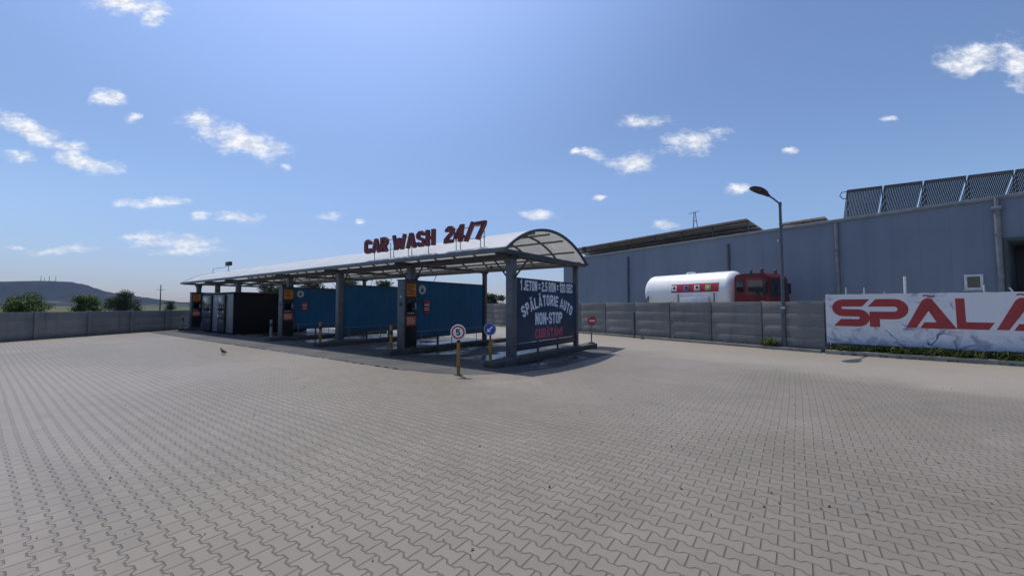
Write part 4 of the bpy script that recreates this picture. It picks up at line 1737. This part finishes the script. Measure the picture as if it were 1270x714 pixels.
bush(far(33, 58), 6.0, 3.35, 1, 'leftmost wide bush showing over the low concrete wall')
bush(far(107, 66), 4.9, 3.1, 2, 'small bright green bush between two larger dark ones over the low wall')
bush(far(147, 84), 6.9, 4.6, 3, 'dark rounded tree over the low wall, right of the small bright bush', 'tree', 'tree', 'leaf_b')
bush(far(166, 90), 4.6, 3.0, 33, 'low dark bush leaning against the right side of the rounded tree', 'bush', 'bush', 'leaf_b', n=3000)
bush(far(212, 120), 3.8, 3.2, 4, 'tiny dark bush right of the utility pole', leaf='leaf_b', n=2600)
for i, (px, Y, w, h, lab) in enumerate(((345, 62, 7.5, 4.9, 'dark tree behind the canopy above the black equipment room'),
                                       (385, 66, 8.0, 5.6, 'dark tree seen under the roof above the middle pay station'),
                                       (432, 70, 9.0, 6.2, 'dark tree seen under the roof between the two pay stations'),
                                       (478, 72, 6.5, 6.0, 'dark tree peeking over the blue panel left of the nearest pay station'),
                                       (612, 75, 6.0, 3.6, 'dark low bush beyond the wall in the gap left of the price banner'))):
    bush(far(px, Y), w, h, 20 + i, lab, 'tree' if i < 4 else 'bush', 'tree' if i < 4 else 'bush', 'leaf_b', 'trees behind the car wash', 8000, .18, .15)

# weeds along the kerbs
q = random.Random(5)
g = G()
vs, fs = [], []


def weed(p, s_, n_):
    for _ in range(n_):
        a = q.uniform(0, 6.28)
        ln = s_ * q.uniform(.6, 1.5)
        out = Vector((math.cos(a), math.sin(a), 0))
        sd = Vector((-out.y, out.x, 0)) * q.uniform(.008, .022)
        b0 = p + out * q.uniform(0, .05)
        md = b0 + out * ln * .3 + Vector((0, 0, ln * .7))
        tp = b0 + out * ln * .7 + Vector((0, 0, ln * q.uniform(.5, 1.0)))
        i0 = len(vs)
        vs.extend([b0 - sd * .5, b0 + sd * .5, md + sd, tp, md - sd])
        fs.append((i0, i0 + 1, i0 + 2, i0 + 3, i0 + 4))


n2 = Vector((-F2_DIR.y, F2_DIR.x, 0))
for i in range(420):
    x = q.uniform(.1, 9.0)
    dens = .5 + .5 * noise.noise(Vector((x * 1.3, 4.2, 0)))
    if q.random() > dens * 1.5:
        continue
    weed(F1 + F2_DIR * x - n2 * q.uniform(.10, .36) + Vector((0, 0, .0)), q.uniform(.14, .40), 13)
for i in range(30):
    x = q.uniform(0, 8)
    weed(F1 + F2_DIR * x - n2 * q.uniform(.47, .52), q.uniform(.04, .09), 6)
for i in range(110):
    x = q.uniform(-20, -.3)
    weed(F1 + F_DIR * x - N_DIR * q.uniform(.05, .32), q.uniform(.06, .22), 7)
for i in range(14):
    weed(F1 + F_DIR * (-1.75 + q.gauss(0, .1)) - N_DIR * q.uniform(.1, .3), q.uniform(.25, .5), 10)
g.add(vs, fs)
tag(g.build('weeds', 'weed', None, smooth=False), 'green weeds growing along the kerb under the banner and wall', 'weeds', kind='stuff')

# dry litter on the paving
g = G()
vs, fs = [], []
for i in range(95):
    if i < 78:
        px, py = q.uniform(640, 1250), q.uniform(470, 640)
    else:
        px, py = q.uniform(20, 640), q.uniform(470, 700)
    p = gp(px, py, .006)
    s_ = q.uniform(.007, .020)
    a = q.uniform(0, 6.28)
    u = Vector((math.cos(a), math.sin(a), q.uniform(-.2, .3))) * s_
    w = Vector((-math.sin(a), math.cos(a), q.uniform(0, .5))) * s_ * .55
    up = Vector((0, 0, s_ * .4))
    i0 = len(vs)
    vs += [p - u, p + w, p + u + up, p - w + up * .3, p + up * 1.2]
    fs += [(i0, i0 + 1, i0 + 4), (i0 + 1, i0 + 2, i0 + 4), (i0 + 2, i0 + 3, i0 + 4), (i0 + 3, i0, i0 + 4)]
g.add(vs, fs)
tag(g.build('leaf_litter', 'debris', None, smooth=False), 'scattered dry leaf litter on the grey pavers', 'litter', kind='stuff')

# ------------------------------------------------------------------ pigeon
pp_ = gp(277, 439.5)
pg = thing('pigeon', 'small dark pigeon walking on the paving before the equipment room', 'pigeon', pp_, R(180 - 20))
S = .92
st_ = [(-.20, .015, .012, .075), (-.15, .028, .018, .088), (-.08, .05, .045, .11), (.0, .062, .062, .128), (.06, .055, .058, .145), (.10, .038, .042, .175), (.125, .030, .033, .205), (.15, .028, .028, .228), (.175, .018, .018, .226), (.20, .005, .005, .220)]
vs, fs = [], []
n_ = 14
for (x, wy, wz, zz) in st_:
    for k in range(n_):
        a = 2 * PI * k / n_
        vs.append((x * S, wy * S * math.cos(a), (zz + wz * math.sin(a)) * S))
for i in range(len(st_) - 1):
    for k in range(n_):
        k2 = (k + 1) % n_
        fs.append((i * n_ + k, i * n_ + k2, (i + 1) * n_ + k2, (i + 1) * n_ + k))
fs += [tuple(range(n_ - 1, -1, -1)), tuple((len(st_) - 1) * n_ + k for k in range(n_))]
g = G().add(vs, fs)
for s_ in (-1, 1):
    g.tube([(.0, s_ * .025 * S, .08 * S), (.01 + .02 * s_, s_ * .025 * S, .035 * S), (-.005 + .02 * s_, s_ * .025 * S, .004)], .006, 6)
    for a in (-.5, 0, .5):
        g.tube([(-.005 + .02 * s_, s_ * .025 * S, .005), (.035 * math.cos(a) + .02 * s_, s_ * .025 * S + .035 * math.sin(a), .003)], .003, 5)
g.build('body', 'pigeon', pg)

# ------------------------------------------------------------------ far plain: pole, hill, masts
up = far(199, 150)
ut = thing('utility_pole', 'lone utility pole with a crossarm on the far plain', 'utility pole', up, R(15))
uh = at(199, 353, 150).z
G().lathe([(.22, -.1), (.14, uh)], 'Z', 10).build('pole', 'steel_dark', ut)
for z in (uh - 1.9,):
    G().box(-1.3, 1.3, -.07, .07, z - .07, z + .07).build('crossarm', 'steel_dark', ut)

prof = [(-900, 372), (-600, 366), (-350, 358), (-120, 354), (0, 352), (20, 351), (45, 350.5), (65, 349), (85, 349.5), (100, 352), (112, 356), (125, 360.5), (140, 363.5), (160, 366), (180, 369), (205, 372.5), (225, 374.5), (240, 375.5), (270, 374.5), (310, 374.5), (360, 376.5), (440, 378.2), (560, 378.8)]


def ridge(px):
    for (a, ya), (b, yb) in zip(prof, prof[1:]):
        if a <= px <= b:
            return ya + (yb - ya) * (px - a) / (b - a)
    return 379


YH = 2300.0
nu, nv = 300, 26
vs, fs = [], []
for i in range(nu + 1):
    px = -330 + (560 + 330) * i / nu
    hgt = max(.5, (379 - ridge(px)) / F_PX * YH)
    for j in range(nv + 1):
        v = j / nv * 2 - 1
        Y = YH + v * (900 if v < 0 else 150)
        X = (px - CX) / F_PX * YH
        prof_z = max(0.0, math.cos(v * PI / 2)) ** 1.25
        if v > 0:
            prof_z = max(0, math.cos(v * PI / 2))
        nz = noise.noise(Vector((X * .012, Y * .012, 1))) * 3.0 + noise.noise(Vector((X * .05, Y * .05, 5))) * 1.6 + abs(noise.noise(Vector((X * .06, Y * .06, 9)))) * 7.0
        nb = noise.noise(Vector((X * .0025, Y * .0035, 3)))
        z = hgt * prof_z * (1 + .22 * nb * (1 - prof_z)) + nz * min(1, hgt / 60) * prof_z
        vs.append((X, Y, z - 1.0 * (1 - prof_z) - .2))
for i in range(nu):
    for j in range(nv):
        a = i * (nv + 1) + j
        fs.append((a, a + nv + 1, a + nv + 2, a + 1))
g = G()
g.add(vs, fs)
tag(g.build('hill', 'hill', None), kind='structure')
for i, (px, py) in enumerate(((49.5, 344.0), (54, 346.5), (60, 344.5), (68, 344))):
    Yk = YH - 10
    b_ = Vector(((px - CX) / F_PX * Yk, Yk, (379 - ridge(px)) / F_PX * YH - 3))
    hh = at(px, py - 2.0, Yk).z - b_.z
    t = thing('antenna_mast', ['leftmost thin antenna mast on the hilltop', 'short second antenna mast on the hilltop', 'third antenna mast from the left on the hilltop', 'rightmost antenna mast on the hilltop'][i], 'antenna', b_, 0, 'antenna masts on the hilltop')
    G().tube([(0, 0, 0), (0, 0, hh)], [1.4, .9], 6).build('mast', 'steel_grey', t)
    G().lathe([(1.5, hh * .6), (1.5, hh * .6 + 2.5)], 'Z', 8).build('antenna_drum', 'white_dull', t)

# ------------------------------------------------------------------ haze
USE_HAZE = True
if USE_HAZE:
    g = G().box(-3000, 3000, -500, 3500, -1.5, 185)
    hz = g.build('haze', M['white'], None, smooth=False)
    hm, t = new_mat('thin_summer_haze')
    pv = t.n('ShaderNodeVolumePrincipled')
    pv.inputs['Color'].default_value = (.40, .58, 1.0, 1)
    pv.inputs['Density'].default_value = .00006
    pv.inputs['Anisotropy'].default_value = 0.0
    oo = t.n('ShaderNodeOutputMaterial')
    t.link(pv.outputs[0], oo.inputs['Volume'])
    hz.data.materials.clear()
    hz.data.materials.append(hm)
    tag(hz, 'thin blue summer haze over the plain', 'haze', kind='stuff')

# ------------------------------------------------------------------ light
SUN_TO = Vector((-.21, .38, 1.0)).normalized()
elev = math.asin(SUN_TO.z)
azim = math.atan2(SUN_TO.x, SUN_TO.y)            # from +Y towards +X
sd_ = bpy.data.lights.new('sun', 'SUN')
sd_.energy = 4.2
sd_.angle = R(.55)
sd_.color = (1.0, .945, .865)
so = bpy.data.objects.new('sun', sd_)
COL.objects.link(so)
so.rotation_euler = SUN_TO.to_track_quat('Z', 'Y').to_euler()
so.location = (0, 0, 60)

W = bpy.data.worlds.new('World')
SC.world = W
W.use_nodes = True
t = NT(W.node_tree)
sky = t.n('ShaderNodeTexSky', sky_type='NISHITA')
sky.sun_disc = False
sky.sun_elevation = elev
sky.sun_rotation = azim
sky.altitude = 200
sky.air_density = 1.0
sky.dust_density = .9
sky.ozone_density = 2.5
dirv = t.n('ShaderNodeTexCoord').outputs['Generated']
s = t.sep(dirv)
yy = t.m('MAXIMUM', s[1], .05)
gx = t.m('DIVIDE', s[0], yy)
gz = t.m('DIVIDE', s[2], yy)
gv = t.com(gx, gz, 0.0)
wob = t.n('ShaderNodeTexNoise')
wob.inputs['Scale'].default_value = 9
wob.inputs['Detail'].default_value = 4
t.link(gv, wob.inputs['Vector'])
gd = t.vm('ADD', gv, t.vm('MULTIPLY', t.vm('SUBTRACT', wob.outputs['Color'], (.5, .5, .5)), (.07, .04, 0)))
# cumulus puffs: (column, row, half width, half height, tilt) in degrees of the sky, given on the photo grid
clouds = [(45, 166, 80, 13, 22), (105, 200, 52, 13, 17), (25, 195, 30, 8, 8), (131, 122, 26, 13, 14), (248, 149, 28, 12, 12), (301, 176, 62, 18, 14), (168, 146, 15, 6, 0),
          (195, 251, 48, 7, -4), (290, 271, 30, 8, 3), (247, 267, 15, 7, 0), (215, 301, 66, 11, 3), (228, 313, 50, 7, 0), (75, 309, 44, 6, 0), (160, 294, 18, 4, 0), (145, 3, 46, 15, 10), (195, 17, 15, 20, 55),
          (407, 269, 19, 7, 5), (797, 152, 38, 9, 0), (863, 175, 44, 14, -10), (782, 202, 36, 14, -5), (730, 190, 22, 6, 10), (666, 265, 32, 7, -2), (915, 234, 16, 6, -6), (1205, 74, 46, 20, -14),
          (1262, 78, 26, 34, -30), (822, 281, 17, 6, -4), (977, 188, 11, 4, 0), (352, 205, 10, 5, 20), (445, 274, 10, 3.5, 0), (717, 186, 7, 5, 30), (742, 245, 9, 3, 0), (20, 305, 14, 3, 0), (1100, 148, 12, 4, 0)]
best = None
low = None
for (cx, cy, hw, hh, tilt) in clouds:
    d = ray(cx, cy)
    mp_ = t.n('ShaderNodeMapping', vector_type='TEXTURE')
    mp_.inputs['Location'].default_value = (d.x / d.y, d.z / d.y, 0)
    mp_.inputs['Rotation'].default_value = (0, 0, R(-tilt))
    mp_.inputs['Scale'].default_value = (hw / F_PX * 1.22, hh / F_PX * 1.4, 1)
    t.link(gd, mp_.inputs['Vector'])
    v = t.m('SUBTRACT', 1.0, t.vm('LENGTH', mp_.outputs[0]))
    best = v if best is None else t.m('MAXIMUM', best, v)
n1 = t.noise(t.vm('MULTIPLY', gd, (1, 1.9, 1)), 13, 8, .60)
n2_ = t.noise(t.vm('MULTIPLY', gv, (1, 1.5, 1)), 60, 4, .6)
den = t.m('ADD', best, t.m('MULTIPLY', t.m('SUBTRACT', n1, .52), 2.1))
den = t.m('ADD', den, t.m('MULTIPLY', t.m('SUBTRACT', n2_, .5), .7))
mask = t.m('MULTIPLY', t.ramp(den, .0, 1.0), t.ramp(best, -.35, .25))
lowband = t.ramp(gz, .02, .30)
mask = t.m('MULTIPLY', mask, t.m('ADD', .5, t.m('MULTIPLY', lowband, .46)))
shade = t.ramp(t.noise(t.vm('ADD', t.vm('MULTIPLY', gv, (1, 1.9, 1)), (0, .02, 0)), 30, 4, .6), .38, .62)
ccol = t.mix(shade, (5.6, 6.0, 6.8), (8.4, 8.5, 8.7))
# summer haze that pales the lower sky
skyc = sky.outputs[0]
tint = t.mix(t.ramp(gz, .34, .02), (.90, .95, 1.05), (.68, .69, .86))
glow = t.ramp(t.vm('DOT_PRODUCT', dirv, tuple(SUN_TO)), .62, .92)
tint = t.vm('SCALE', tint)
tint.node.inputs['Scale'].default_value = 1.0
t.link(t.m('ADD', 1.02, t.m('MULTIPLY', glow, .5)), tint.node.inputs['Scale'])
skyc = t.mix(1.0, skyc, tint, 'MULTIPLY')
fin = t.mix(mask, skyc, ccol)
bg = t.n('ShaderNodeBackground')
t.link(fin, bg.inputs['Color'])
bg.inputs['Strength'].default_value = .145
wo = t.n('ShaderNodeOutputWorld')
t.link(bg.outputs[0], wo.inputs['Surface'])

# ------------------------------------------------------------------ camera
cd = bpy.data.cameras.new('camera')
cd.sensor_width = 36
cd.lens = F_PX / 1270 * 36
cd.clip_start = .05
cd.clip_end = 20000
co = bpy.data.objects.new('camera', cd)
COL.objects.link(co)
co.location = (0, 0, EYE)
co.rotation_euler = (PI / 2 + PITCH, 0, 0)
SC.camera = co

SC.view_settings.view_transform = 'Standard'
SC.view_settings.look = 'None'
SC.view_settings.gamma = 1
SC.view_settings.exposure = -.25
SC.view_settings.use_curve_mapping = False
SC.cycles.use_denoising = True
SC.cycles.max_bounces = 8
SC.cycles.volume_bounces = 0
SC.render.film_transparent = False
